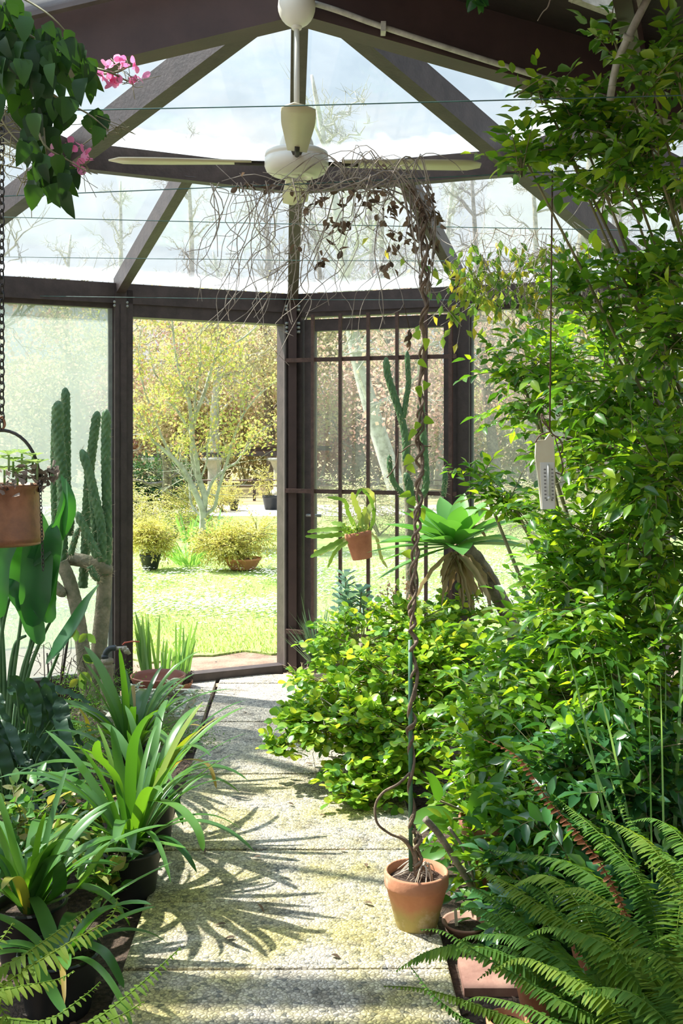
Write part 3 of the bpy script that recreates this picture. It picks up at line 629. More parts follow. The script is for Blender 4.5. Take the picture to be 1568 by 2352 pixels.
# maple-like tree
def outtree(label, limbs, d, lm, nleaf, lsize, name='garden_tree', cat='tree', group=None, bark=None, T=L_LOBE, jit=.25, base=None, twn=14, twlen=.45):
    b = A(P(*limbs[0][0][:2], d)) if base is None else A(base); b[2] = -.03
    t = thing(name, label, cat, b, group); sm = MB(); tips = []
    for li, (pts, r0, r1) in enumerate([(l[:-2], l[-2], l[-1]) for l in limbs]):
        q = []; dz = rnd(-1,1)*jit
        for i, pt in enumerate(pts):
            dd = d+(pt[2] if len(pt) > 2 else dz*i/len(pts)); q.append(A(P(pt[0], pt[1], dd)))
        q[0][2] = max(q[0][2], -.03)
        q = smoothpts(q, 4); tube(sm, q, r0, 7, r1)
        for _ in range(twn):
            s = random.choice(q[len(q)//4:]); v = nrm(rng.normal(size=3)*.6+nrm(q[-1]-q[0])*.8+A((0,0,.25)))
            L = twlen*rnd(.5,1.4); tw = arch(s, v, L, rnd(-.3,.5), 5); tube(sm, tw, r1*.6, 4, r1*.2, cap=False)
            for k in (2,3,4,5):
                tips.append(tw[k])
            if True:
                for _k in range(2):
                    v2 = nrm(v+rng.normal(size=3)*.6); tw2 = arch(tw[3], v2, L*.6, .2, 4); tube(sm, tw2, r1*.35, 3, r1*.15, cap=False); tips += tw2[1:]
    sm.build('trunk', bark or M_lichen, t)
    tips = np.array(tips); tips = tips[tips[:,2] > (1.15 if nleaf > 500 else 0)]; idx = rng.integers(0, len(tips), nleaf); fm = MB()
    leaves(fm, T, tips[idx]+rng.normal(size=(nleaf,3))*.05, rdir(nleaf, -.2), rdir(nleaf, .8), lsize*rng.uniform(.6,1.3,nleaf), lsize*rng.uniform(.6,1.2,nleaf))
    fm.build('foliage', lm, t); return t
outtree('lichen covered small tree with young yellow green leaves, central in the doorway', [
 ((462,1245),(466,1180),(448,1130),(425,1085),(395,1050),(360,1020),(330,990),(300,960), .05,.012),
 ((466,1182),(470,1140),(456,1095),(452,1060),(440,1000),(437,940),(428,900),(410,850),(400,790),(395,730), .045,.010),
 ((456,1100),(444,1060),(441,1010),(447,960),(470,900),(492,830),(520,800),(560,775),(600,740), .04,.009),
 ((466,1185),(492,1165),(500,1130),(515,1080),(535,1010),(560,950),(600,900), .028,.008),
 ((475,1140),(488,1105),(520,1075),(545,1060),(575,1015),(610,980), .025,.006),
 ((462,1185),(440,1160),(434,1110),(420,1070), .022,.008),
 ((395,1050),(372,1005),(352,950),(330,890),(318,830),(322,760), .02,.006),
 ((440,1000),(415,955),(390,920),(372,880),(352,850),(340,790), .02,.006),
 ((447,960),(450,900),(460,840),(462,760),(480,700), .016,.006),
 ((448,1130),(475,1060),(476,1020),(500,960),(498,900),(515,850), .014,.005)], 13.6, LM_maple, 5600, .046, twn=18)
# old trunk with a side branch, and hedge, iris clumps
outtree('old grey double trunk with a bare side branch behind the small tree', [
 ((380,1190),(379,1130),(382,1080),(375,1035), .06,.05), ((390,1192),(388,1120),(386,1060),(378,1038), .05,.045),
 ((376,1108),(345,1112),(320,1104),(285,1104), .03,.025)], 16.5, LM_wood, 60, .05, twn=0 or 2, twlen=.25, bark=M_bark)
b = P(345, 1150, 18.5); b.z = -.03
t = thing('evergreen_bush', 'dark green clipped rounded evergreen bush beside the old trunk', 'bush', b)
shrub(t, b, [((b.x+.1,b.y,.60), (.75,.5,.5), 700), ((b.x-.5,b.y,.5), (.7,.5,.5), 500), ((b.x+.1,b.y,.3), (.7,.4,.3), 300)], L_CARD, .05, .5, LM_hedge, M_twig, .14, 9, .02)
def low_bush(label, px, py, d, rx_, rz, n, lm, size=.05, name='garden_bush', cat='bush', group='loose shrubs in the garden', asp=.42, z0=None):
    b = P(px, py, d); b.z = -.03; t = thing(name, label, cat, b, group)
    shrub(t, b, [((b.x+rnd(-.5,.5)*rx_, b.y+rnd(-.3,.3), rz*f), (rx_*.8, .45, rz*.65), n//2) for f in (.4,.5,.85,1.1)], L_LITE if d < 20 else L_CARD, size, asp, lm, M_twig, .25, 9, .015)
low_bush('ochre green loose shrub in front of the clipped bush', 330, 1190, 15.4, .7, .38, 150, LM_azal)
low_bush('pale grey green feathery shrub left behind the black potted azalea', 400, 1215, 14.6, .4, .22, 110, LM_climb, .035)
low_bush('brownish shrub directly behind the forked tree trunk', 425, 1165, 16.2, .5, .38, 150, LM_azal)
low_bush('low ochre shrub right of the forked tree across the lawn', 510, 1160, 19.6, .6, .34, 120, LM_azal)
low_bush('shrub outside seen through the barred door', 870, 1190, 15, 1.1, .5, 240, LM_wood)
low_bush('shrub outside behind the hanging thermometer', 1250, 1200, 14, 1.6, .5, 260, LM_wood)
low_bush('shrub outside behind the tall cactus', 120, 1200, 13, 1.5, .6, 260, LM_wood)
def clump(label, px, py, d, n, L, w, lm, spread=.5, name='iris_clump', cat='plant', group=None, droop=.4, z0=-.03, rad=.06):
    b = P(px, py, d); b.z = z0; t = thing(name, label, cat, b, group)
    mb = MB()
    for i in range(n):
        a = rnd(0,2*PI); q = rnd(0,rad); v = (math.cos(a)*spread*rnd(.2,1), math.sin(a)*spread*rnd(.2,1), 1)
        l_ = L*rnd(.6,1.15); strap(mb, arch((b.x+math.cos(a)*q, b.y+math.sin(a)*q, z0), v, l_, droop*rnd(.3,1.4), 7), w*rnd(.7,1.2), up=(rnd(-1,1),-1,.2), fold=.1, prof=lambda t: np.sqrt(np.maximum(0,1-t**2.5)))
    mb.build('leaves', lm, t); return t
clump('bright green strappy clump between the two potted azaleas', 432, 1290, 11.6, 70, .34, .016, LM_iris, 1.1, droop=1.0, rad=.14)
clump('grey green iris clump right of the tree foot', 497, 1232, 14.2, 22, .42, .035, LM_iris, .9, rad=.12, name='iris_clump')
clump('tall iris clump left of the tree foot', 432, 1240, 13.9, 16, .42, .03, LM_iris, .7, rad=.1)
# pergola of dark beams on round columns, and rail
b = P(480, 1170, 24); b.z = -.03; pg = thing('garden_pergola', 'low garden pergola of dark beams on pale round columns across the drive', 'pergola', b)
mb = MB(); p, q = A(P(318,1042,24)), A(P(700,1036,24.5)); beam(mb, p, q, .12, .10, 0); mb.build('beam', M_frame, pg, False)
mb = MB(); p, q = A(P(455,1030,27)), A(P(760,1024,28)); beam(mb, p, q, .12, .12, 0); mb.build('beam', M_beam, pg, False)
M_col = pmat('mossy_stone', (.34,.36,.28), (.58,.57,.50), .9, 6, bump=.3)
for px, d in ((352,24.2),(489,24.3),(640,24.4)):
    c = A(P(px,1050,d)); zt = c[2]-.02; mb = MB()
    lathe(mb, [(.001,-.03),(.2,-.03),(.2,.1),(.13,.14),(.12,zt-.25),(.14,zt-.22),(.2,zt-.08),(.27,zt-.06),(.27,zt),(.001,zt)], (c[0],c[1],0), 18)
    mb.build('column', M_col, pg)
b = P(560,1170,22.8); b.z=-.03; rl = thing('garden_rail', 'thin double rail fence behind the far potted azaleas', 'fence', b)
for z in (.42, .30):
    mb = MB(); tube(mb, [P(450,1100,22.8)*0+Vector((-3.4,22.8,z)), Vector((2.5,22.8,z))], .018, 6); mb.build('rail', M_iron, rl)
for x in (-3.2,-1.9,-.6,.8,2.2):
    mb = MB(); abox(mb, x-.03,x+.03,22.77,22.83,-.03,.46); mb.build('post', M_frame, rl, False)
# woods far behind: each tree its own trunk, twigs and young leaves
def woodtree(label, x, y, h, lm, nleaf, spread, lean=0, r=.16, name='woodland_tree', low=.12, ls=.085):
    b = A((x, y, -.03)); t = thing(name, label, 'tree', b, 'trees of the wood beyond the garden'); sm = MB(); tips = []
    tr = smoothpts([b, b+A((lean*h*.3, 0, h*.35)), b+A((lean*h*.5+rnd(-.3,.3), rnd(-.3,.3), h*.7)), b+A((lean*h*.6, 0, h))], 6); tube(sm, tr, r, 7, r*.15)
    nb = 22
    for i in range(nb):
        f = rnd(low, .95); s = tr[int(f*(len(tr)-1))]; a = rnd(0,2*PI); L = spread*rnd(.6,1.2)*(1.25-f)
        br = arch(s, (math.cos(a), math.sin(a), rnd(.3,1.1)), L, rnd(-.2,.4), 7); br = [q+rng.normal(size=3)*.07*L/7*i_ for i_, q in enumerate(br)]; tube(sm, br, r*.22, 5, r*.05, cap=False)
        for _ in range(9):
            s2 = br[random.randint(2,7)]; v = nrm(rng.normal(size=3)+A((math.cos(a)*.6, math.sin(a)*.6, .7))); b2 = arch(s2, v, L*rnd(.25,.5), rnd(-.2,.3), 5); b2 = [q+rng.normal(size=3)*.03 for q in b2]; tube(sm, b2, r*.06, 4, r*.02, cap=False); tips += b2[1:]
            for _ in range(4):
                v2 = nrm(v+rng.normal(size=3)*.6); b3 = arch(b2[random.randint(1,4)], v2, L*rnd(.15,.3), 0, 3); tube(sm, b3, r*.03, 3, r*.012, cap=False); tips += b3[1:]
    sm.build('trunk', M_lichen if rnd(0,1) < .5 else M_bark, t)
    if nleaf:
        tips = np.array(tips); tips = tips[tips[:,2] < 4.6+(y-27)*.12]; idx = rng.integers(0, len(tips), nleaf); fm = MB()
        leaves(fm, L_CARD, tips[idx]+rng.normal(size=(nleaf,3))*.22, rdir(nleaf), rdir(nleaf,.5), ls*rng.uniform(.6,1.4,nleaf), ls*rng.uniform(.6,1.1,nleaf)); fm.build('foliage', lm, t)
cols = [LM_wood, LM_woodr, LM_wood]
wt = [(-5.6,27,8,0),(-4.2,30,10,1),(-3.1,26,6,0),(-1.9,29,9,0),(-.8,27,7.5,0),(.5,28,9,0),(1.5,25,7.5,1),(2.6,28,9.5,0),(3.9,26,8.5,1),(5.3,29,10,0),(7.0,27,9,0),(8.8,30,11,0),(-7.5,29,7,0),(-2.4,33,9,1)]
wl = ['pale tree at the left of the doorway view, beyond the pergola','reddish tree behind the left pergola column','short yellow green tree behind the clipped bush','spring tree rising behind the small lichen tree','spring tree seen right in the doorway view','spring tree hidden behind the corner post','reddish tree seen through the left bars of the door','tall pale tree seen through the middle bars of the door','reddish tree seen behind the opuntia cactus','tall pale tree seen in the dusty window right of the barred door','pale tree behind the thermometer','tall tree behind the big shrub at the right','pale tree behind the tall cactus outside','reddish tree deep in the wood behind the pergola']
for (x, y, h, kk), l in zip(wt, wl): woodtree(l, x, y, h, cols[kk], 5200, 2.2, rnd(-.15,.15))
for i, (x, y, l) in enumerate(((1.2,20.5,'dark leaning trunk outside behind the barred door'), (3.6,19,'dark trunk outside right of the barred door'), (-6.6,18,'bare tree outside beyond the hazy left window'))):
    woodtree(l, x, y, 8.5, LM_woodr, 900, 2.8, (-.35,.2,.1)[i], .2, low=.25)
# continuous thicket under the trees
for i in range(9):
    x = -9+i*2.3; y = 31+rnd(-1,1); b = A((x,y,-.03)); t = thing('thicket', ['thicket of pale brush beyond the garden, leftmost','thicket behind the tall cactus','brush behind the clipped bush','brush behind the lichen tree','brush behind the corner post','brush behind the barred door','brush behind the opuntia','brush behind the thermometer','rightmost brush beyond the garden'][i], 'brush', b, 'thicket of brush along the wood')
    fm = MB(); n = 9500; v = rdir(n); q = b+A((0,0,1.7))+v*A((1.7,1.2,2.1))*(rng.random((n,1))**.4); q[:,2] = np.maximum(q[:,2], 0)
    leaves(fm, L_CARD, q, rdir(n), rdir(n,.5), rng.uniform(.08,.16,n), rng.uniform(.06,.12,n)); sm = MB()
    for _ in range(18): tube(sm, arch(b+A((rnd(-1,1),rnd(-.5,.5),0)), (rnd(-.5,.5),rnd(-.4,.4),1), rnd(2,4.2), .3, 6), .03, 4, .006, cap=False)
    sm.build('stem', M_lichen, t); fm.build('foliage', (LM_wood, LM_woodr)[i % 3 == 1], t)
# ------------------------------------------------------------------ ceiling fan
FX, FY = P(681,0,3.38).x, 3.38
ft = thing('ceiling_fan', 'cream ceiling fan with four blades hanging from the roof apex', 'fan', (FX, FY, 2.30))
mb = MB(); sphere(mb, (FX,FY,P(0,15,3.38).z), (.061,.068), 28); lathe(mb, [(.001,-.012),(.016,-.01),(.018,0),(.016,.01)], (FX,FY,P(0,60,3.38).z), 16); mb.build('canopy', M_white, ft)
mb = MB(); tube(mb, [(FX,FY,P(0,60,3.38).z),(FX,FY,P(0,310,3.38).z)], .009, 12); mb.build('down_rod', M_white, ft)
zz = lambda y: P(0,y,3.38).z
mb = MB(); lathe(mb, [(.012,zz(300)),(.03,zz(303)),(.045,zz(312)),(.054,zz(328)),(.057,zz(345)),(.057,zz(356)),(.001,zz(356))][::-1], (FX,FY,0), 32); mb.build('motor_neck', M_white, ft)
mb = MB(); lathe(mb, [(.001,zz(405)),(.020,zz(405)),(.021,zz(403)),(.034,zz(403)),(.036,zz(406)),(.062,zz(406)),(.066,zz(403)),(.082,zz(401)),(.098,zz(393)),(.104,zz(382)),(.104,zz(366)),(.100,zz(364)),(.100,zz(362)),(.103,zz(360)),(.101,zz(352)),(.085,zz(346)),(.055,zz(345)),(.001,zz(345))], (FX,FY,0), 44); mb.build('motor_housing', M_white, ft)
for k in range(4):
    a = math.radians(3+90*k); u = A((math.cos(a), math.sin(a), 0)); s = A((-math.sin(a), math.cos(a), 0)); up = A((0,0,1))
    bz = zz(376); c = A((FX,FY,bz))
    mb = MB(); V = []; m_ = 12
    for i in range(m_+1):
        t = i/m_; r = .145+t*.455; hw = (.030+.018*min(1,t*1.6))*(1-.0*t)
        if t > .88: hw *= math.sqrt(max(.05, 1-((t-.88)/.125)**2))
        for sg, dz in ((-1,.003),(1,-.003)):
            for th in (0,.005): V.append(c+u*r+s*hw*sg+up*(dz+th))
    Fs = []
    for i in range(m_):
        a0 = 4*i; b0 = a0+4
        Fs += [(a0,a0+2,b0+2,b0),(a0+1,b0+1,b0+3,a0+3),(a0,b0,b0+1,a0+1),(a0+2,a0+3,b0+3,b0+2)]
    Fs += [(0,1,3,2),(4*m_,4*m_+2,4*m_+3,4*m_+1)]
    mb.add(V, Fs); bl = mb.build('blade', M_blade, ft)
    mb = MB(); strap(mb, [c+u*.09, c+u*.13+up*.002, c+u*.19+up*.004], .045, fold=0, prof=lambda t: .5+.5*t); tube(mb, [c+u*.09, c+u*.2], .008, 8); mb.build('blade_bracket', M_dkiron, bl)
# conduit pipe along the right main beam
mb = MB(); o_ = A((0,-.075,0)); pp = [A(P(722,8,3.42)), A(P(780,26,3.42)), A(P(880,62,3.43)), A(P(1090,130,3.45)), A(P(1330,205,3.47)), A(P(1500,262,3.48))]
tube(mb, smoothpts(pp,4), .0095, 10)
pc = mb.build('conduit_pipe', M_pipe); tag(pc, 'dirty white conduit pipe clipped along the right main beam', 'pipe')
mb = MB(); q = A(P(880,62,3.42)); abox(mb, q[0]-.008,q[0]+.008,q[1]-.014,q[1]+.03,q[2]-.018,q[2]+.014); mb.build('pipe_clip', M_pipe, pc, False)
mb = MB(); pp = [A(P(1500,-30,2.9)), A(P(1445,80,2.9)), A(P(1415,150,2.95)), A(P(1400,230,3.0))]; tube(mb, smoothpts(pp,4), .011, 10); pc = mb.build('support_pole', M_pipe); tag(pc, 'thin pale pole leaning beside the skylight at the upper right', 'pole')
mb = MB(); q = pp[1]; tube(mb, [lerp(pp[1],pp[2],.0), lerp(pp[1],pp[2],.15)], .016, 10); mb.build('pole_joint', M_pipe, pc)
# wires
wires = [((0,250),(1568,213),2.65,'topmost taut green wire crossing in front of the fan rod'), ((0,446),(1568,376),3.24,'green wire just below the fan carrying the dry vine'), ((0,495),(1568,528),4.10,'third green wire down, below the ring beam'), ((0,588),(1568,600),4.95,'fourth green wire across the lower roof panes'), ((0,679),(1568,690),5.55,'lowest green wire running along the eave beams')]
for (a, b, d, l) in wires:
    a_, b_ = A(P(*a,d)), A(P(*b,d)); u = (b_-a_)/(b_[0]-a_[0]); lim = math.sqrt(max(.1, (RO*.955)**2-(d-C0[1])**2))
    x0, x1 = max(C0[0]-lim, -2.6), min(C0[0]+lim, 2.4); p, q = a_+u*(x0-a_[0]), a_+u*(x1-a_[0])
    mb = MB(); tube(mb, [p, lerp(p,q,.25)+A((0,0,-.006)), lerp(p,q,.5)+A((0,0,-.01)), lerp(p,q,.75)+A((0,0,-.006)), q], .0017, 5)
    tag(mb.build('training_wire', M_wire), l, 'wire', 'plant wires strung under the roof')
# thermometer on its string
td = 3.22; b = P(1256,1170,td); tt = thing('wall_thermometer', 'cream wooden thermometer hanging on a brown string before the big shrub', 'thermometer', b)
M_cream = pmat('faded_cream_wood', (.84,.76,.54), (.90,.85,.66), .6, 10); M_tube = pmat('thermometer_glass_tube', (.75,.76,.74), None, .15, 3); M_ink = pmat('printed_scale_ink', (.12,.12,.13), None, .6, 3)
cs = [P(1231,1012,td),P(1252,1010,td),P(1262,996,td),P(1272,1010,td),P(1275,1090,td),P(1276,1168,td),P(1243,1170,td),P(1236,1100,td),P(1229,1050,td)]
mb = MB(); prism(mb, [A(p) for p in cs], (0,.014,0)); mb.build('backing_board', M_cream, tt, False)
mb = MB(); prism(mb, [A(P(x,y,td-.004)) for x,y in ((1240,1062),(1272,1062),(1274,1169),(1245,1170))], (0,.004,0)); sc = mb.build('scale_plate', pmat('white_scale_plate',(.86,.86,.82),None,.5,3), tt, False)
mb = MB()
for i in range(9):
    y = 1080+i*8.2
    for x in (1249+i*.2, 1266+i*.2):
        for dx in (0,2.4): q = A(P(x+dx,y,td-.0052)); abox(mb, q[0],q[0]+.0018,q[1],q[1]+.0006,q[2],q[2]+.0045)
for x in (1254,1266): q = A(P(x,1150,td-.0052)); abox(mb, q[0],q[0]+.004,q[1],q[1]+.0006,q[2],q[2]+.004)
mb.build('scale_marks', M_ink, sc, False)
mb = MB(); tube(mb, [P(1258,1066,td-.009),P(1261,1142,td-.009)], .0035, 8); sphere(mb, P(1261,1144,td-.009), .006, 10); mb.build('glass_tube', M_tube, tt)
mb = MB(); tube(mb, [P(1268,391,3.24), P(1266,600,td), P(1262,990,td)], .0028, 6); M_cord = pmat('brown_cord', (.12,.07,.05), (.2,.12,.09), .8, 40)
tube(mb, smoothpts([P(1262,985,td),P(1246,968,td),P(1244,950,td),P(1262,990,td-.005),P(1285,1010,td),P(1292,1030,td-.01),P(1285,1045,td)],4), .0022, 5)
tube(mb, smoothpts([P(1262,992,td-.005),P(1240,1000,td-.008),P(1228,1018,td)],4), .0022, 5); tube(mb, smoothpts([P(1272,1000,td),P(1290,1060,td-.01),P(1290,1088,td),P(1276,1085,td)],4), .002, 5); mb.build('string', M_cord, tt)
# ------------------------------------------------------------------ the terracotta pot with the twisted dry vine
bp_ = A((.214, 2.985, .0)); vt = thing('potted_vine', 'terracotta pot on the path edge with a twisted vine climbing a green stake', 'potted plant', bp_)
def potmat():
    m = pmat('weathered_terracotta', (.46,.19,.10), (.60,.28,.16), .85, 7, bump=.25); nt = m.node_tree; b = [n for n in nt.nodes if n.type == 'BSDF_PRINCIPLED'][0]
    src = b.inputs['Base Color'].links[0].from_socket; tc = N(nt,'ShaderNodeTexCoord'); sx = N(nt,'ShaderNodeSeparateXYZ'); nt.links.new(tc.outputs['Object'], sx.inputs[0])
    no = N(nt,'ShaderNodeTexNoise', Scale=14.0, Detail=5.0); nt.links.new(tc.outputs['Object'], no.inputs['Vector'])
    ad = N(nt,'ShaderNodeMath', operation='MULTIPLY_ADD'); nt.links.new(no.outputs[0], ad.inputs[0]); ad.inputs[1].default_value=-.09; nt.links.new(sx.outputs['Z'], ad.inputs[2])
    r1 = ramp(nt, [(.0,(1,1,1)), (.045,(0,0,0))]); nt.links.new(ad.outputs[0], r1.inputs[0])
    m1 = N(nt,'ShaderNodeMixRGB'); mu = N(nt,'ShaderNodeMath', operation='MULTIPLY'); nt.links.new(r1.outputs[0], mu.inputs[0]); mu.inputs[1].default_value=.75; nt.links.new(mu.outputs[0], m1.inputs[0]); nt.links.new(src, m1.inputs[1]); m1.inputs[2].default_value=(.34,.33,.10,1)
    n2 = N(nt,'ShaderNodeTexNoise', Scale=9.0, Detail=6.0, Roughness=.7); nt.links.new(tc.outputs['Object'], n2.inputs['Vector']); r2 = ramp(nt, [(.55,(0,0,0)), (.68,(1,1,1))]); nt.links.new(n2.outputs[0], r2.inputs[0])
    m2 = N(nt,'ShaderNodeMixRGB'); mu2 = N(nt,'ShaderNodeMath', operation='MULTIPLY'); nt.links.new(r2.outputs[0], mu2.inputs[0]); mu2.inputs[1].default_value=.6; nt.links.new(mu2.outputs[0], m2.inputs[0]); nt.links.new(m1.outputs[0], m2.inputs[1]); m2.inputs[2].default_value=(.70,.58,.46,1)
    nt.links.new(m2.outputs[0], b.inputs['Base Color']); return m
M_pot1 = potmat()
make_pot(vt, 'pot', bp_, .092, .158, M_pot1, .27, .64, .86)
vd = 2.97
mb = MB(); tube(mb, [P(943,2000,vd), P(942,1470,vd)], .0062, 10); mb.build('bamboo_stake', pmat('green_stake',(.05,.17,.09),(.09,.24,.13),.4,20), vt)
def helix(axis, r, turns, rad, ph, n=220):
    ax = np.array(smoothpts([A(p) for p in axis], 14)); m = len(ax); idx = np.linspace(0, m-1, n); lo = np.minimum(idx.astype(int), m-2); fr = (idx-lo)[:,None]
    pts = ax[lo]*(1-fr)+ax[lo+1]*fr; t = np.linspace(0,1,n); an = ph+turns*2*PI*(t+.018*np.sin(t*31+ph))
    rr = r*(1+.35*np.sin(t*23+ph))
    return pts+np.stack([np.cos(an)*rr, np.sin(an)*rr, np.zeros(n)],1)
axis = [P(960,2000,vd), P(957,1930,vd), P(946,1880,vd), P(943,1700,vd), P(946,1640,vd), P(950,1500,vd+.0), P(946,1400,vd+.03), P(953,1270,3.02), P(962,1130,3.08), P(964,1000,3.12), P(968,860,3.18), P(974,700,3.16), P(974,560,3.20), P(966,480,3.23), P(940,425,3.24)]
mb = MB(); tube(mb, helix(axis, .0085, 22, 0, 0), .0058, 6, .0045); tube(mb, helix(axis, .0085, 22, 0, 2.2), .0045, 6, .004); tube(mb, helix(axis[5:], .009, 14, 0, 4.1), .0042, 6, .003)
tube(mb, smoothpts([P(946,1770,vd),P(915,1800,vd-.02),P(880,1820,vd-.03),P(862,1850,vd-.03),P(866,1890,vd-.03),P(895,1915,vd-.02),P(935,1935,vd-.01),P(958,1990,vd)],6), .0038, 6)
tube(mb, smoothpts([P(958,2010,vd),P(952,1965,vd),P(935,1935,vd),P(915,1920,vd)],5), .010, 7, .006)
mb.build('twisted_stem', pmat('brown_vine_stem',(.13,.09,.06),(.30,.22,.15),.8,25,bump=.4), vt)
mb = MB()
for i in range(26):
    a = rnd(0,2*PI); q = bp_+A((0.0,0,.145)); r = rnd(.03,.085); mid = q+A((math.cos(a)*r*.5+.015, math.sin(a)*r*.5, rnd(.01,.04))); tube(mb, smoothpts([q+A((.012,0,.02)), mid, q+A((math.cos(a)*r,math.sin(a)*r,-.008))],4), rnd(.0018,.0048), 5, .0012)
mb.build('root', pmat('pale_dry_roots',(.42,.34,.25),(.66,.57,.45),.85,20), vt)
cl = [(966,768),(978,780),(962,830),(955,885),(960,892),(978,880),(962,970),(974,962),(952,990),(948,1050),(938,1068),(940,1135),(938,1145),(952,1175),(968,1166),(945,1275)]
for (x, y) in cl:
    mb = MB(); leaves(mb, L_IVY, [P(x+rnd(-4,4),y+rnd(-4,4),3.1)], [(rnd(-1,1),rnd(-.5,0),rnd(-1,.2))], [(rnd(-.3,.3),-1,.3)], rnd(.024,.042), rnd(.018,.032)); mb.build('young_leaf', LM_lime, vt)
# dry vine mass on the wire
b = A((P(800,420,3.24).x, 3.4, 1.9)); dv = thing('dry_vine', 'tangle of leafless dry vine hanging from the wire below the fan', 'dead vine', b)
mb = MB(); lf = MB()
def wpt(px): return A(P(px, 446-.0446*px, 3.24))
for i in range(24):      # stems running along the wire
    x = rnd(930,1000); pts = [A(P(x, rnd(430,560), 3.24))]; xe = rnd(480,900); k = 6
    for j in range(1, k+1):
        xx = x+(xe-x)*j/k; pts.append(wpt(xx)+A((0, rnd(-.05,.05), rnd(-.05,.045)*(1.0 if i % 3 else 2.0)+.02*math.sin(j))))
    tube(mb, smoothpts(pts,3), rnd(.0012,.0034), 4, .001, cap=False)
for i in range(48):      # hanging runners
    x = rnd(560,990) if i % 3 else rnd(480,720); s = wpt(x)+A((0,rnd(-.04,.04),0)); L = rnd(.15,.6); sx_ = rnd(-.6,.25); pts = [s]
    for j in range(1,6): pts.append(s+A((sx_*L*j/5+rnd(-.05,.05), rnd(-.03,.03), -L*(j/5)**.8+rnd(-.03,.03))))
    tube(mb, smoothpts(pts,3), rnd(.0009,.0022), 4, .0007, cap=False)
for i in range(16):      # loops above and sideways
    x = rnd(740,940); s = wpt(x); h = rnd(.03,.1); e = wpt(x+rnd(-220,160)); tube(mb, smoothpts([s, lerp(s,e,.4)+A((0,rnd(-.05,.05),h)), lerp(s,e,.8)+A((0,0,h*.6)), e],4), rnd(.001,.002), 4, .0008, cap=False)
for i in range(11):      # thick dry bundle going down the pole
    s = A(P(rnd(900,985), rnd(425,450), 3.24)); m_ = A(P(rnd(940,1010), rnd(470,550), 3.22)); e = A(P(rnd(962,990), rnd(560,700), 3.20)); tube(mb, smoothpts([s,m_,e],5), rnd(.0015,.004), 4, .001, cap=False)
mb.build('stem', M_drytwig, dv)
spots = [(880,385),(800,455),(740,460),(820,430),(765,495),(790,520),(845,470),(900,470),(880,500),(780,510),(915,540),(785,570),(910,560),(905,535),(995,490),(1005,500),(960,530),(950,510),(675,565),(740,600),(895,615),(700,480),(930,470),(970,480),(985,640),(960,470),(860,440),(630,430),(560,420),(610,430),(690,440),(955,555),(990,560)]
for (x, y) in spots:
    c = A(P(x,y,3.24)); n = random.randint(3,9); lf = MB(); leaves(lf, L_STD, c+rng.normal(size=(n,3))*.012, rdir(n,-.7), rdir(n), rng.uniform(.018,.04,n), rng.uniform(.010,.02,n)); lf.build('dried_leaf_cluster', M_dryleaf, dv)
lf = MB()
for _ in range(40):
    c = A(P(rnd(950,1005), rnd(440,600), 3.22)); leaves(lf, L_STD, [c], rdir(1,-.6), rdir(1), rnd(.015,.035), rnd(.008,.015))
lf.build('dried_leaf_scatter', M_dryleaf, dv)['kind'] = 'stuff'
mb = MB()       # single stray runners down past the eave
for (pts, l) in ((((700,480),(690,560),(640,620),(580,650),(530,690),(525,735)),0),(((760,470),(735,560),(700,640),(660,700),(670,745)),0),(((690,470),(672,520),(680,600),(666,690),(672,740)),0),(((650,455),(600,530),(560,570),(545,640),(538,700)),0),(((905,560),(930,600),(975,640),(1010,690),(1060,750)),0),(((870,500),(860,580),(875,660),(880,720),(870,760)),0),(((700,560),(690,650),(715,690),(700,735)),0),(((672,600),(640,640),(598,720)),0),(((490,425),(492,470),(497,520),(500,590)),0)):
    tube(mb, smoothpts([P(x,y,3.25) for x,y in pts],5), .0019, 4, .001, cap=False)
mb.build('runner', M_drytwig, dv)
# small swinging cocoon-like dry leaf bundle right of the pole
mb = MB(); tube(mb, [P(925,690,3.24),P(940,755,3.23)], .0012, 4); leaves(mb, L_STD, [P(942,755+i*7,3.23) for i in range(6)], rdir(6,-1.5), rdir(6), .03, .015); tag(mb.build('dry_leaf_bundle', M_dryleaf), 'small dry leaf bundle dangling in front of the bars beside the vine pole', 'dry leaf')
# ------------------------------------------------------------------ hanging copper pot, upper left
hd = 2.62; hx = P(4,0,hd).x; zt = P(0,1112,hd).z; zb = P(0,1250,hd).z
ct = thing('copper_pot', 'old copper pot hanging on a chain with woolly succulents and shrivelled leaves', 'hanging pot', (hx,hd,zb))
h = zt-zb; mb = MB(); lathe(mb, [(.001,-.004),(.05,-.004),(.094,.0),(.101,.008),(.103,.02),(.098,.05),(.093,.09),(.092,h-.012),(.096,h-.004),(.095,h),(.088,h),(.086,h-.02),(.09,.02),(.001,.02)], (hx,hd,zb), 44); mb.build('pot', M_copper, ct)
mb = MB(); lathe(mb, [(.088,h-.012),(.05,h-.005),(.001,h)], (hx,hd,zb), 20); mb.build('soil', M_soil, ct)
mb = MB(); pts = [A((hx+.094*math.cos(a), hd, zt+.010+.125*math.sin(a))) for a in np.linspace(0, PI, 22)]; tube(mb, pts, .0042, 8); tube(mb, [(hx+.094,hd,zt-.02),(hx+.1,hd,zt+.02),(hx+.093,hd,zt+.03)], .006, 8); mb.build('handle', M_dkiron, ct)
mb = MB(); sf = MB()
for i in range(150):
    a = rnd(0,2*PI); r = rnd(.02,.10); c = A((hx+r*math.cos(a), hd+r*math.sin(a), zt+rnd(-.015,.045)-(max(0,r-.085))*1.5)); leaves(mb, L_OBOV, [c], [(math.cos(a)+rnd(-.6,.6), math.sin(a)+rnd(-.6,.6), rnd(-1,.5))], rdir(1,.3), rnd(.02,.034), rnd(.010,.018))
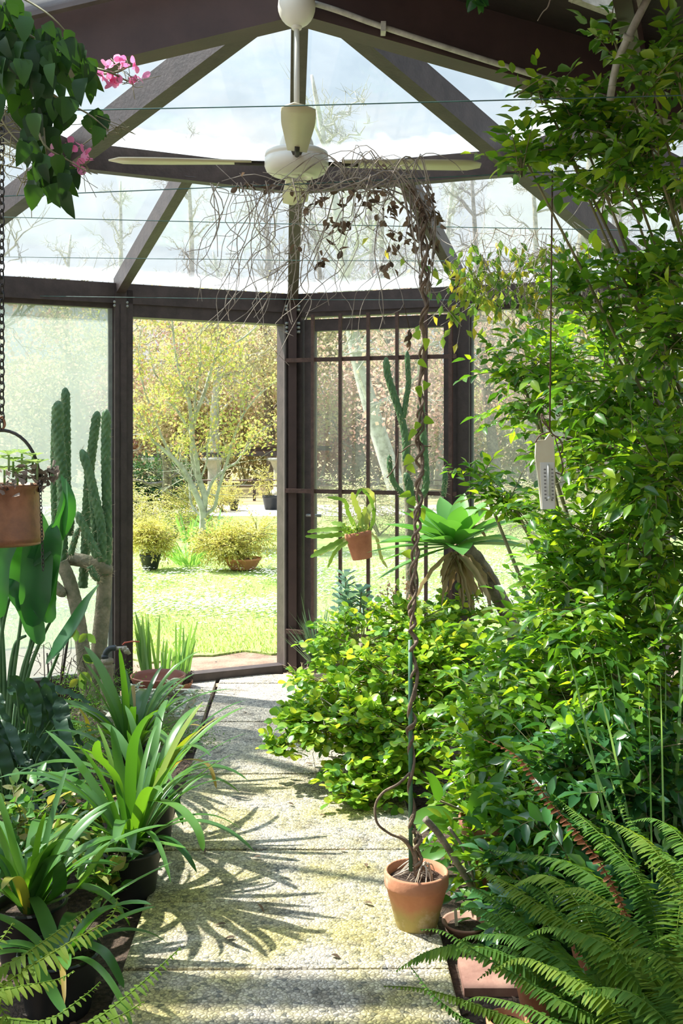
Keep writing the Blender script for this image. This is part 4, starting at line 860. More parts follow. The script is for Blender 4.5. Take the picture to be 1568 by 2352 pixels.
for i in range(14): c = A(P(rnd(90,130), rnd(1080,1112), hd)); leaves(mb, L_OBOV, c+rng.normal(size=(3,3))*.006, rdir(3), rdir(3), .022, .012)
mb.build('shrivelled_leaf', leafmat('shrivelled_grey_leaf', [(.15,.11,.09),(.26,.21,.18),(.38,.32,.28)], .15, (1,1,1), .9, .1), ct)
for (x, y) in ((30,1060),(50,1042),(75,1050),(20,1045),(-5,1055),(60,1068),(85,1065),(10,1080),(40,1085)):
    c = A(P(x,y,hd+rnd(-.04,.03))); n = 6; a = np.arange(n)*2*PI/n+rnd(0,1); leaves(sf, L_OBOV, np.tile(c,(n,1)), np.stack([np.cos(a),np.sin(a),np.full(n,.45)],1), np.tile((0,0,1.),(n,1)), .032, .022)
    tube(sf, [c-A((0,0,.04)), c], .003, 5)
sf.build('succulent_rosette', LM_woolly, ct)
def chain(mb, p, q, link=.016, r=.0014):
    p, q = A(p), A(q); L = np.linalg.norm(q-p); n = int(L/(link*.72)); d = (q-p)/L; s1 = nrm(np.cross(d, A((.3,1,.2)))); s2 = np.cross(d, s1)
    for i in range(n):
        c = lerp(p, q, (i+.5)/n); s = s1 if i % 2 else s2; pts = [c+d*math.cos(a)*link*.5+s*math.sin(a)*link*.28 for a in np.linspace(0,2*PI,9)]
        tube(mb, pts, r, 4, cap=False)
mb = MB(); chain(mb, A((hx,hd,zt+.14)), A((hx-.01,hd+.03,2.215)), .026, .0024); o = mb.build('hanging_chain', M_dkiron); tag(o, 'dark iron chain holding the copper pot at the left edge', 'chain')
mb = MB(); tube(mb, smoothpts([(hx,hd,zt+.135),(hx+.008,hd,zt+.15),(hx,hd,zt+.17),(hx-.008,hd,zt+.15),(hx,hd,zt+.135)],4), .003, 6); mb.build('hook_ring', M_copper, o)
mb = MB(); chain(mb, P(92,1105,hd-.09), P(99,1310,hd-.09), .012, .0011); mb.build('loose_chain', M_dkiron, ct)
# ------------------------------------------------------------------ bougainvillea, upper left
bd = 2.35; b = A(P(-120,300,bd)); bt = thing('bougainvillea', 'bougainvillea spray with dark leaves and pink flowers hanging at upper left', 'climbing plant', b)
mb = MB(); brs = [[(-700,-420),(-400,-220),(-150,-40)],[(-700,-380),(-350,-150),(-60,40)],[(-150,-40),(30,60),(120,110),(190,150),(235,175)],[(-60,40),(60,160),(95,260),(105,340),(120,420)],[(60,170),(140,230),(200,260),(250,300)],[(80,250),(100,330),(160,370),(210,400)],[(-40,200),(20,300),(60,340)],[(190,150),(250,165),(290,185),(310,190)],[(230,170),(270,165),(300,150)],[(-80,-60),(40,-10),(120,40),(180,110)]]
for b_ in brs: tube(mb, smoothpts([P(x,y,bd+rnd(-.04,.04)) for x,y in b_],5), .0035, 6, .0012)
for _ in range(34):
    c = A(P(rnd(-10,60),rnd(210,420),bd+.1)); tube(mb, smoothpts([c, c+rng.normal(size=3)*.03, c+rng.normal(size=3)*.07],3), .0011, 4)
for _ in range(26):
    c = A(P(*random.choice([(300,175),(290,190),(205,390),(200,360),(275,290)]),bd)); tube(mb, smoothpts([c, c+rng.normal(size=3)*.015, c+rng.normal(size=3)*.03],3), .0008, 4)
mb.build('branch', M_twig, bt)
mb = MB()
reg = [(20,60,40,50,24),(60,110,60,45,26),(110,110,60,45,22),(160,160,50,40,14),(195,170,25,25,6),(80,200,50,50,22),(60,240,35,40,12),(150,250,35,30,8),(215,270,25,18,5),(90,320,40,50,18),(130,380,35,40,14),(100,400,28,40,12),(150,430,16,25,6),(10,170,25,60,9),(0,90,30,90,18),(240,300,18,12,2),(175,120,30,20,6),(-60,20,70,70,30),(-150,-60,80,60,30),(-260,-130,90,60,24)]
for (x,y,sx_,sy_,n) in reg:
    for _ in range(n):
        c = A(P(x+rnd(-1,1)*sx_, y+rnd(-1,1)*sy_-15, bd+rnd(-.09,.09))); s = rnd(.034,.068); leaves(mb, L_IVY, [c], [(rnd(-.5,.6), rnd(-.5,.4), -1)], [(rnd(-.8,.8), -1, rnd(0,.8))], s, s*rnd(.6,.8))
mb.build('foliage', LM_boug, bt)
for (x,y,n) in ((247,148,5),(275,140,6),(262,182,8),(308,145,5),(322,180,6),(256,195,5),(312,188,3),(162,330,7),(122,352,4),(193,357,7),(180,385,3),(88,295,2),(236,182,3)):
    mb = MB(); c = A(P(x,y,bd)); leaves(mb, L_ROUND, c+rng.normal(size=(n,3))*.004, rdir(n,.3), rdir(n), rng.uniform(.016,.024,n), rng.uniform(.014,.02,n)); mb.build('flower', LM_pink, bt)

# small green spray entering at the top centre
mb = MB(); 
for _ in range(7): leaves(mb, L_STD, [P(1090+rnd(-18,18),-6+rnd(-8,10),2.9)], rdir(1,-.8), [(rnd(-.5,.5),-1,.4)], .045, .026)
tube(mb, [P(1085,-60,2.9),P(1090,0,2.9)], .002, 5); tag(mb.build('leaf_sprig', LM_dark), 'small dark sprig poking in from the top edge over the right beam', 'sprig')
mb = MB(); tube(mb, smoothpts([P(1268,-20,2.8),P(1258,15,2.8),P(1246,28,2.8),P(1234,48,2.8)],4), .0022, 5, .0012); tag(mb.build('hanging_root', M_drytwig), 'pale curled root hanging under the dark ceiling', 'root')
# ------------------------------------------------------------------ cacti
def cactus_arm(par, px_pts, d, r, name='arm', mat=None, r_end=None, sp=90, old=False, tipn=True):
    pts = np.array(smoothpts([A(P(x,y,d+(q[0] if q else 0))) for (x,y,*q) in px_pts], 12)); cum = np.concatenate([[0],np.cumsum(np.linalg.norm(np.diff(pts,axis=0),axis=1))]); s_ = np.linspace(0,cum[-1],max(8,int(cum[-1]/.0055))); pts = np.stack([np.interp(s_,cum,pts[:,i]) for i in range(3)],1); m = len(pts)
    R = np.full(m, float(r)); 
    if r_end: R = np.linspace(r, r_end, m)
    if tipn: k = min(9, m//3); R[-k:] *= np.sqrt(np.maximum(.03, 1-((np.arange(k)+1)/k)**2))
    R[0] *= .85; mb = MB()
    cell = .030; seg = np.linalg.norm(np.diff(pts,axis=0),axis=1).mean()
    fn = (lambda i,a: 1+.02*np.cos(7*a+i)) if old else (lambda i,a: 1+.28*np.abs(np.cos(2.5*a+i*seg/cell*1.6))*np.abs(np.cos(2.5*a-i*seg/cell*2.6))-.08)
    tube(mb, pts, R, 30, mod=fn); o = mb.build(name, mat or (M_cactusold if old else M_cactus), par)
    sm = MB(); 
    for _ in range(sp):
        i = random.randrange(0, m); v = rdir()[0]; L = rnd(.014,.032) if not old else rnd(.006,.02); p = pts[i]+v*R[i]*.8
        tube(sm, [p, p+v*L], .0011, 3, .0003, cap=False)
    sm.build('spines', M_spine, o)['kind'] = 'stuff'; return o
b = P(205,1600,5.3); b.z = -.04; kt = thing('tall_cactus', 'tall columnar cactus with bare arching trunks against the hazy left window', 'cactus', b)
cactus_arm(kt, [(236,1612),(226,1560),(228,1480),(236,1400),(240,1340),(243,1235)], 5.25, .042, 'trunk', old=True, r_end=.035, tipn=False)
cactus_arm(kt, [(205,1610),(196,1560),(190,1490),(180,1420),(172,1380),(158,1330),(140,1290)], 5.15, .036, 'trunk', old=True, r_end=.032, tipn=False)
cactus_arm(kt, [(90,1285),(150,1283),(200,1290),(240,1305),(256,1318)], 5.22, .030, 'horizontal_stem', old=True, r_end=.036)
cactus_arm(kt, [(95,1325),(120,1340),(150,1370)], 5.12, .024, 'branch', old=True, r_end=.028)
for a_, r_, dd in (([(243,1320),(246,1250),(245,1150),(243,1050),(244,940)],.022,5.22),
                ([(143,1310),(142,1230),(145,1140),(137,1040),(132,980),(134,920)],.027,5.2),
                ([(158,1230),(160,1190),(153,1120),(152,1000),(150,890)],.021,5.3),
                ([(130,1270),(126,1180),(124,1080),(126,980),(128,930)],.017,5.35),
                ([(190,1350),(196,1260),(200,1160),(207,1070),(217,990),(224,944)],.022,5.3),
                ([(234,1290),(232,1210),(215,1130),(200,1070),(187,1032)],.021,5.15),
                ([(225,1280),(206,1240),(190,1205),(176,1175)],.020,5.1),
                ([(218,1270),(218,1200),(212,1140),(216,1100)],.018,5.2),
                ([(162,1275),(170,1245),(181,1212)],.014,5.1),
                ([(206,1300),(215,1318),(228,1335)],.016,5.1)):
    cactus_arm(kt, a_, dd, r_, sp=110)
b = P(945,1560,5.35); b.z=-.04; ot = thing('opuntia_cactus', 'slender spiny cactus rising behind the twisted vine pole before the bars', 'cactus', b)
cactus_arm(ot, [(948,1560),(946,1400),(944,1300),(940,1160),(932,1060),(936,980)], 5.35, .034, 'trunk', old=True, r_end=.022)
for a_, r_ in (([(932,1060),(930,1000),(918,950),(902,900),(890,860),(886,820)],.017),([(926,960),(932,920),(938,880),(936,840),(934,805)],.013),([(955,1150),(977,1120),(975,1040),(968,960),(966,900)],.017),([(925,1135),(905,1110),(896,1080),(893,1044)],.013),([(944,1150),(938,1110),(930,1085)],.02),([(1018,1140),(1022,1100),(1020,1072)],.013)):
    cactus_arm(ot, a_, 5.3, r_, sp=80)
mb = MB(); tube(mb, smoothpts([P(912,1025,5.24),P(918,1040,5.25),P(945,1022,5.22),P(990,1026,5.3)],4), .003, 5); tube(mb, smoothpts([P(915,1030,5.24),P(908,1070,5.24),P(888,1098,5.24)],4), .003, 5); mb.build('tie_cord', M_cord, ot)
# ------------------------------------------------------------------ agave on a trunk
ag = 4.95; b = P(1185,1600,ag); b.z=-.04; at_ = thing('trunked_agave', 'green agave rosette on a bent bare trunk with a skirt of dead leaves', 'agave', b)
mb = MB(); tube(mb, smoothpts([A((b.x,b.y,-.08)), P(1183,1500,ag), P(1176,1450,ag), P(1160,1400,ag), P(1130,1345,ag-.02), P(1095,1290,ag-.05), P(1060,1255,ag-.08)],6), .034, 14, .042, mod=lambda i,a: 1+.06*np.sin(i*2.1)+.03*np.sin(3*a+i)); mb.build('trunk', M_bark, at_)
cc = A(P(1043,1255,ag-.1))
prof_ag = lambda t: np.clip(.30+1.5*t,0,1)*np.where(t<.5,1,np.maximum(0,1-((t-.5)/.5)**1.9))
for i in range(26):
    a = i*2.39996; el = .15+.9*(i/26); v = A((math.cos(a)*(1.1-el*.5)-.10, math.sin(a)*(1.1-el*.5)-.12, el*1.0-.05)); L = .36-.12*(i/26)
    mb = MB(); strap(mb, arch(cc+nrm(v)*.03, v, L, .35, 12), .125-.03*(i/26), fold=.32, prof=prof_ag); mb.build('leaf', LM_agave, at_)
for i in range(4):
    a = rnd(2.6,3.8); v = A((math.cos(a), math.sin(a)*.5, rnd(-.25,.2))); mb = MB(); strap(mb, arch(cc, v, rnd(.32,.42), .3, 10), .05, fold=.4, prof=prof_ag); mb.build('leaf', LM_agave, at_)
M_dead = leafmat('dead_agave_leaf', [(.28,.20,.12),(.42,.32,.20),(.52,.42,.28)], .25, (1.3,1.1,.9), .8, .1)
for i in range(34):
    a = rnd(0,2*PI); v = A((math.cos(a)*.5+.05, math.sin(a)*.5, rnd(-.9,-.2))); mb = MB(); strap(mb, arch(cc+A((rnd(-.02,.05),0,-.03)), v, rnd(.10,.34), rnd(.6,1.6), 8), rnd(.014,.036), fold=rnd(.2,1.2), wave=.2, up=(rnd(-1,1),-1,0)); mb.build('dead_leaf', M_dead, at_)
for (x,y) in ((1140,1195),(1115,1210),(1120,1240)): mb = MB(); strap(mb, smoothpts([cc, A(P(1085,1215,ag-.05)), A(P(x,y,ag))],4), .035, fold=.5, wave=.1); mb.build('dead_leaf', M_dead, at_)
# ------------------------------------------------------------------ hanging epiphyllum pot on the grille
b = A(P(832,1283,5.9)); et = thing('hanging_potted_cactus', 'small tilted terracotta pot of flat trailing leaf cactus hung on the bars', 'hanging pot', b)
Rt = Matrix.Rotation(math.radians(-10),4,'Y'); make_pot(et, 'pot', b, .077, .155, M_terra, .2, .74, .95, Rt)
top = b+A((-.03,0,.15)); mb = MB(); M_epi = leafmat('flat_leaf_cactus', [(.16,.34,.06),(.26,.44,.08),(.45,.50,.20)], .35, (1.5,1.3,.6), .45, .3)
for (pts, w) in ((((815,1225),(780,1228),(740,1232),(700,1232)),.028),(((815,1222),(775,1215),(730,1218),(705,1222)),.026),(((815,1235),(780,1245),(745,1262),(712,1280)),.035),(((820,1235),(790,1250),(768,1270),(752,1305)),.022),(((830,1225),(828,1190),(815,1155),(808,1130)),.035),(((840,1225),(845,1180),(855,1150),(850,1130),(830,1122)),.03),(((845,1225),(858,1190),(852,1150),(830,1124),(815,1145)),.02),(((855,1225),(866,1240),(875,1280),(890,1305)),.018),(((820,1220),(800,1180),(790,1150),(750,1142)),.024),(((835,1222),(838,1180),(842,1165)),.04),(((812,1228),(790,1240),(735,1270),(722,1262)),.03),(((812,1228),(790,1208),(760,1200)),.03)):
    strap(mb, smoothpts([P(x,y,5.88+rnd(-.03,.03)) for x,y in pts],6), w*1.2, up=(0,-1,.4), fold=.1, prof=lambda t: (.8+.2*np.sin(t*40))*np.sqrt(np.maximum(.0,1-t**6)))
for _ in range(120): c = A(P(rnd(790,840), rnd(1205,1232), 5.87+rnd(-.05,.05))); leaves(mb, L_STD, [c], rdir(1,.6), rdir(1,.5), .022, .01)
mb.build('trailing_leaf', M_epi, et)
mb = MB(); tube(mb, smoothpts([P(850,1228,5.9),P(862,1180,5.98),P(861,1130,6.03)],4), .002, 5); mb.build('wire_hook', M_dkiron, et)
# ------------------------------------------------------------------ spiky plant in pot by the post
b = A(P(733,1595,5.5)); b[2]=0; yt = thing('potted_yucca', 'spiky grey green yucca in a clay pot beside the corner post', 'potted plant', b)
make_pot(yt, 'pot', b, .088, .165, pmat('pale_clay',(.50,.38,.29),(.60,.50,.40),.85,9,bump=.2), .16, .66)
for i in range(64):
    a = rnd(0,2*PI); s = rnd(.1,1.25); mb = MB(); strap(mb, arch(b+A((0,0,.15)), (math.cos(a)*s, math.sin(a)*s, 1.1), rnd(.24,.38), rnd(.0,.35), 7), .020, fold=.3, prof=lambda t: 1-t**1.6); mb.build('leaf', LM_yucca, yt)
for (x,y) in ((690,1360),(668,1440),(660,1400)): mb = MB(); strap(mb, smoothpts([b+A((0,0,.16)), A(P(712,1470,5.5)), A(P(x,y,5.45))],4), .018, fold=.3, prof=lambda t: 1-t**1.6); mb.build('leaf', LM_yucca, yt)
# weeds at the post
mb = MB(); q = A(P(690,1548,5.95))
for i in range(26): a = rnd(0,2*PI); tube(mb, arch(A((q[0]+rnd(-.03,.03),q[1],0)), (math.cos(a)*.5,math.sin(a)*.5,1), rnd(.05,.16), 1.2, 5), .0016, 4, .0006)
tag(mb.build('dry_weed', pmat('straw_grass',(.45,.38,.18),(.6,.5,.3),.8,10)), 'tuft of straw coloured dry weed at the foot of the corner post', 'weed')
# ------------------------------------------------------------------ grey succulents
b = A(P(810,1500,5.0)); b[2]=-.04; st_ = thing('grey_succulent', 'upright blue grey succulent with paddle leaves before the barred door', 'succulent', b)
sm = MB(); lf = MB()
for (x,y) in ((793,1325),(785,1365),(795,1395),(830,1360),(835,1385),(780,1410),(818,1420),(800,1375)):
    c = A(P(x,y,5.0+rnd(-.06,.06))); tube(sm, smoothpts([b+A((rnd(-.04,.04),0,0)), lerp(b,c,.6)+A((rnd(-.02,.02),0,0)), c],5), .006, 6, .004)
    for z in (0,-.03,-.06):
        n = 5; a = np.arange(n)*2*PI/n+rnd(0,3); leaves(lf, L_OBOV, np.tile(c+A((0,0,z)),(n,1)), np.stack([np.cos(a),np.sin(a),np.full(n,.7)],1), np.tile((0,0,1.),(n,1))+rng.normal(size=(n,3))*.2, .062, .036)
sm.build('stem', M_twig, st_); lf.build('foliage', LM_blueg, st_)
sm = MB(); fm = MB(); b = A(P(870,1500,4.9)); b[2]=-.04; fl = thing('dried_flower_stalk', 'dry pink brown flower stalks above the round leafed shrub', 'flower stalk', b)
for (x,y) in ((858,1395),(870,1385),(890,1355),(938,1345),(905,1370),(945,1370)):
    c = A(P(x,y,4.9)); tube(sm, smoothpts([b, lerp(b,c,.5)+A((0,0,.0)), c],4), .003, 5, .002); n = 40; fm = MB(); leaves(fm, L_STD, c+rng.normal(size=(n,3))*A((.010,.010,.030)), rdir(n), rdir(n), .014, .010); fm.build('flower_head', leafmat('dry_pink_flower', [(.55,.34,.26),(.70,.48,.38)], .3, (1.2,1.1,1), .8, .1), fl)['kind'] = 'stuff'
sm.build('stalk', M_drytwig, fl)
# ------------------------------------------------------------------ round leafed shrub
b = A(P(930,1560,4.5)); b[2]=-.04; cs_ = thing('round_leaf_shrub', 'sprawling shrub with small round bright leaves overhanging the path', 'shrub', b)
shrub(cs_, b, [PB(830,1480,4.7,.14,95,.2,.26), PB(950,1430,4.7,.12,80,.2,.24), PB(1050,1420,4.8,.10,40,.15,.18), PB(780,1570,4.5,.14,85,.2,.22), PB(900,1560,4.4,.15,105,.2,.30), PB(740,1650,4.3,.11,80,.2,.18), PB(840,1670,4.2,.14,100,.2,.26), PB(960,1680,4.15,.15,90,.2,.22), PB(860,1770,4.05,.09,75,.15,.22), PB(1020,1560,4.4,.18,90,.2,.22), PB(690,1640,4.25,.05,20,.1,.09), PB(640,1712,4.2,.03,12,.06,.08), PB(840,1820,3.95,.035,22,.1,.14), PB(1090,1520,4.5,.12,50,.15,.15), PB(1000,1500,4.5,.15,60)], L_ROUND, .037, .82, LM_round, M_twig, .085, 10, .011, ntrunk=3)
mb = MB()
for i in range(70):
    c = A(P(rnd(740,1000), rnd(1600,1800), 4.3)); tube(mb, smoothpts([b+rng.normal(size=3)*.04, c+rng.normal(size=3)*.04, c+rng.normal(size=3)*.1],3), rnd(.0015,.004), 4, .001, cap=False)
mb.build('bare_twig', M_drytwig, cs_)
# ------------------------------------------------------------------ big glossy shrubs on the right
b = A((1.05,3.75,-.08)); gs = thing('glossy_shrub', 'huge glossy green shrub filling the right side from floor to eaves', 'shrub', b)
bl = [PB(1430,870,3.5,.16,70,.2,.24), PB(1300,830,3.8,.12,46,.2,.22), PB(1190,850,4.0,.08,26,.1,.18), PB(1450,1050,3.5,.18,90,.25,.24), PB(1330,1010,3.75,.13,46,.2,.20), PB(1230,920,3.95,.09,26,.12,.22),
      PB(1490,1250,3.4,.2,110,.25,.22), PB(1360,1230,3.6,.16,80,.2,.22), PB(1400,1400,3.4,.18,100,.25,.24), PB(1280,1410,3.7,.13,60,.2,.18), PB(1250,1530,3.8,.13,70,.2,.2), PB(1340,1600,3.5,.2,120,.25,.26), PB(1480,1550,3.2,.2,120,.2,.22),
      PB(1200,1640,3.7,.13,80,.2,.2), PB(1130,1710,3.6,.11,60,.15,.18), PB(1260,1760,3.4,.18,110,.25,.24), PB(1420,1780,3.2,.2,130,.25,.26), PB(1130,1590,4.0,.10,50,.15,.15), PB(1500,1900,3.1,.16,70,.2,.2), PB(1330,1900,3.3,.14,90,.2,.24), PB(1190,1880,3.4,.12,70,.2,.2), PB(1090,1860,3.5,.1,50,.15,.16), PB(1290,1290,3.7,.1,40), PB(1160,1130,4.2,.05,16,.08,.14), PB(1100,1090,4.3,.04,10,.08,.10), PB(1180,1160,4.1,.05,14,.1,.1), PB(1200,1440,4.0,.05,14,.1,.16), PB(1300,1940,3.2,.1,60,.2,.26),PB(1130,1960,3.2,.08,40,.15,.16),PB(1520,1080,3.2,.16,80)]
shrub(gs, b, bl, L_STD, .056, .47, LM_gloss, M_twig, .16, 9, .013)
b = A((1.75,3.9,-.08)); us = thing('climbing_jasmine', 'light green leafy climber arching out at the upper right under the dark ceiling', 'climbing plant', b)
bl = [PB(1230,190,3.1,.03,9,.08,.09), PB(1310,250,3.1,.04,14,.1,.12), PB(1195,345,3.1,.03,11,.1,.08), PB(1300,340,3.15,.04,22,.1,.15), PB(1400,270,3.1,.06,24,.15,.14), PB(1490,160,2.9,.06,18,.15,.10), PB(1400,60,3.0,.05,6,.1,.03), PB(1490,330,3.0,.07,34,.2,.14), PB(1430,400,3.1,.04,26,.2,.18), PB(1540,110,2.9,.06,18,.2,.08), PB(1390,440,3.2,.03,10,.1,.12), PB(1540,440,3.1,.06,20,.2,.10), PB(1530,600,3.2,.08,30,.2,.10), PB(1460,650,3.3,.06,26,.15,.14),PB(1540,760,3.1,.12,60,.2,.12),PB(1400,720,3.4,.08,34,.2,.2), PB(1310,640,3.4,.04,16,.1,.1)]
shrub(us, b, bl, L_STD, .054, .5, LM_gloss, M_twig, .15, 8, .009)
b = A((.95,3.15,-.08)); ls_ = thing('dark_leaf_shrub', 'dark low shrub with large leaves beneath the glossy shrub behind the ferns', 'shrub', b)
shrub(ls_, b, [PB(1400,1980,3.0,.2,120,.2,.34), PB(1250,2060,3.0,.10,70,.15,.2), PB(1370,2160,2.9,.10,60,.15,.25), PB(1500,2080,2.8,.16,90,.2,.2), PB(1480,1780,2.95,.14,60,.1,.16), PB(1320,1740,3.1,.08,26,.1,.1)], L_STD, .066, .46, LM_dark, M_twig, .18, 8, .010)
# sparse climber on wires between the pole and the shrub
b = A(P(1330,800,4.2)); sv = thing('sparse_climber', 'sparse yellow green climber with bare twigs hanging below the right eave', 'climbing plant', b)
sm = MB(); lf = MB()
for i in range(150):
    x0, y0 = rnd(1050,1340), rnd(520,640)+(30 if i % 2 else 0); pts = [A(P(x0,y0,4.1+rnd(-.1,.15)))]; dx, dy = rnd(-26,26), rnd(16,42)
    for j in range(5): dx += rnd(-18,18); dy += rnd(-22,14); x0 += dx; y0 += dy; pts.append(A(P(min(x0,1400),y0,4.1+rnd(-.1,.15))))
    pts = smoothpts(pts,3); tube(sm, pts, rnd(.0010,.0022), 4, .0007, cap=False)
    if i % 2:
        for p in pts[::2]:
            if rnd(0,1) < .8: leaves(lf, L_LITE, [p], [(rnd(-1,1),rnd(-.6,.6),-1)], [(rnd(-.6,.6),-1,.3)], rnd(.035,.052), rnd(.016,.026))
for i in range(60):     # bare twiggy tangle over the window head
    x0, y0 = rnd(1230,1420), rnd(560,700); p = A(P(x0,y0,4.05)); tube(sm, smoothpts([p, p+rng.normal(size=3)*.06-A((0,0,.08)), p+rng.normal(size=3)*.08-A((0,0,.22))],4), rnd(.0012,.003), 4, .0008, cap=False)
for i in range(34):
    c = A(P(rnd(1015,1090), rnd(560,780), 4.0)); leaves(lf, L_LITE, [c], [(rnd(-1,1),0,-1)], [(rnd(-.5,.5),-1,.3)], rnd(.035,.055), .022)
sm.build('stem', M_drytwig, sv); lf.build('foliage', LM_climb, sv)
# lime bromeliad-like clump at the window foot
t = clump('lime green strap leafed clump glowing at the foot of the right window', 1130, 1530, 5.2, 22, .42, .05, LM_lime, 1.1, name='lime_clump', droop=.6, z0=-.04, rad=.05)
# ------------------------------------------------------------------ left bed
# paddle leafed strelitzia
b = A(P(35,1680,4.7)); b[2]=-.04; pt = thing('bird_of_paradise', 'tall bird of paradise with big dark paddle leaves below the copper pot', 'plant', b)
pr_p = lambda t: np.sqrt(np.clip(t*4,0,1))*np.where(t<.5,1,np.maximum(0,1-((t-.5)/.5)**2))
pr_l = lambda t: np.sqrt(np.clip(t*5,0,1))*np.sqrt(np.maximum(0,1-t**2.2))
for (stem, leaf, w, up) in (
   ([(40,1680),(55,1560),(75,1480),(110,1390)], [(110,1390),(120,1330),(135,1250),(148,1180),(152,1098)], .135, (-.6,-1,.1)),
   ([(30,1680),(50,1550),(70,1480),(75,1440)], [(75,1440),(80,1370),(85,1290),(88,1220),(80,1160)], .20, (.3,-1,.2)),
   ([(45,1680),(62,1560),(90,1480),(120,1420)], [(120,1430),(100,1380),(105,1310),(120,1240),(122,1200)], .17, (.2,-1,.1)),
   ([(50,1690),(90,1600),(110,1560),(135,1500)], [(105,1525),(135,1490),(175,1430),(205,1380),(228,1342)], .12, (-.5,-.8,.9)),
   ([(20,1680),(30,1560),(45,1450),(50,1400)], [(50,1400),(40,1340),(45,1280),(60,1240),(70,1200)], .17, (.3,-1,0)),
   ([(10,1690),(10,1560),(5,1450),(0,1400)], [(0,1420),(-5,1360),(0,1290),(25,1240),(45,1190)], .15, (.1,-1,.2)),
   ([(15,1690),(22,1560),(35,1480),(60,1460)], [(95,1480),(80,1440),(60,1390),(30,1350),(10,1330)], .13, (.2,-1,.3)),
   ([(5,1690),(0,1500),(20,1380),(60,1300)], [(60,1300),(90,1270),(140,1210),(158,1150),(140,1090)], .11, (.6,-1,.1))):
    mb = MB(); tube(mb, smoothpts([P(x,y,4.55) for x,y in stem],5), .012, 7, .006); sk_ = mb.build('leaf_stalk', M_cactus, pt)
    mb = MB(); strap(mb, smoothpts([P(x,y,4.5+rnd(-.04,.04)) for x,y in leaf],6), w*.66, up=up, fold=.35, prof=pr_p); mb.build('leaf_blade', LM_paddle, sk_)
# black nursery pot with bare sticks
b = A(P(115,1720,4.75)); b[2]=-.04; nt_ = thing('potted_bare_shrub', 'black nursery pot with upright bare sticks and a few leaves at left', 'potted plant', b)
make_pot(nt_, 'pot', b, .095, .20, M_blackp, .1, .8)
sm = MB(); lf = MB()
for (x,y,r) in ((162,1430,.008),(108,1500,.005),(100,1480,.003),(118,1510,.0025),(148,1475,.003),(165,1510,.003),(190,1500,.002)):
    tp = A(P(x,y,4.75)); tube(sm, [b+A(((x-130)*.0006,rnd(-.03,.03),.15)), lerp(b,tp,.55)+A((rnd(-.01,.01),0,0)), tp], r, 6, r*.7)
for i in range(30):
    c = A(P(rnd(60,200),rnd(1500,1640),4.75)); tube(sm, smoothpts([c, c+A((rnd(-.06,.06),rnd(-.03,.03),rnd(-.03,.08))), c+A((rnd(-.12,.12),0,rnd(-.02,.16)))],3), .0018, 4, .0008, cap=False)
for (x,y) in ((190,1505),(200,1455),(175,1445),(185,1545),(115,1600),(150,1640),(170,1650),(180,1560)): leaves(lf, L_STD, [P(x,y,4.7)]*2, [(rnd(-1,1),0,-.8),(rnd(-1,1),0,-.5)], [(0,-1,.3)]*2, .06, .035)
sm.build('stem', pmat('dark_stick',(.035,.025,.02),(.09,.065,.05),.8,20), nt_); lf.build('foliage', LM_climb, nt_)
# dark wavy philodendron
b = A(P(40,1800,3.9)); b[2]=-.04; ph = thing('philodendron', 'dark wavy leafed philodendron low at the left edge', 'plant', b)
for i in range(76):
    x1, y1 = rnd(-50,150), rnd(1570,1880); s = A(P(x1,y1,3.95+rnd(-.2,.3))); v = (rnd(.1,1), rnd(-.7,.2), rnd(-.9,-.1)); st0 = b+A((rnd(-.05,.05),rnd(-.05,.05),0))
    mb = MB(); tube(mb, smoothpts([st0, lerp(st0,s,.5)+A((0,0,.06)), s],4), .005, 5, .003); k_ = mb.build('leaf_stalk', M_cactus, ph)
    mb = MB(); strap(mb, arch(s-nrm(A(v))*.04, v, rnd(.16,.26), .5, 18), rnd(.035,.06), fold=.3, wave=.16, up=(rnd(-.3,.5),-.5,1), prof=pr_l); mb.build('leaf_blade', leafmat('dark_wavy_leaf', [(.022,.06,.03),(.04,.10,.045)], .2, (2.4,2.4,.7), .42, .28), k_)
# asparagus fern
b = A(P(230,1750,4.3)); b[2]=-.04; af = thing('asparagus_fern', 'feathery light green asparagus fern spreading around the standpipe foot', 'fern', b)
sm = MB(); lf = MB()
for i in range(70):
    cx, cy, d = random.choice([(230,1700,4.35),(150,1640,4.6),(300,1720,4.3),(215,1580,4.9),(370,1640,4.7),(400,1660,4.7),(180,1700,4.4)]); s = A(P(cx+rnd(-25,25),cy+40,d)); s[2] = max(-.03, s[2]-.05)
    pts = np.array(arch(s, (rnd(-1,1),rnd(-1,.6),rnd(.8,1.8)), rnd(.16,.32), 1.6, 10)); tube(sm, pts, .0018, 4, .0008, cap=False)
    n = 150; k = rng.integers(2, 11, n); off = rng.normal(size=(n,3))*A((.028,.028,.016)); leaves(lf, L_CARD, pts[k]+off, rdir(n,.2), rdir(n), .017, .0035)
sm.build('stem', M_twig, af); lf.build('foliage', LM_aspar, af)
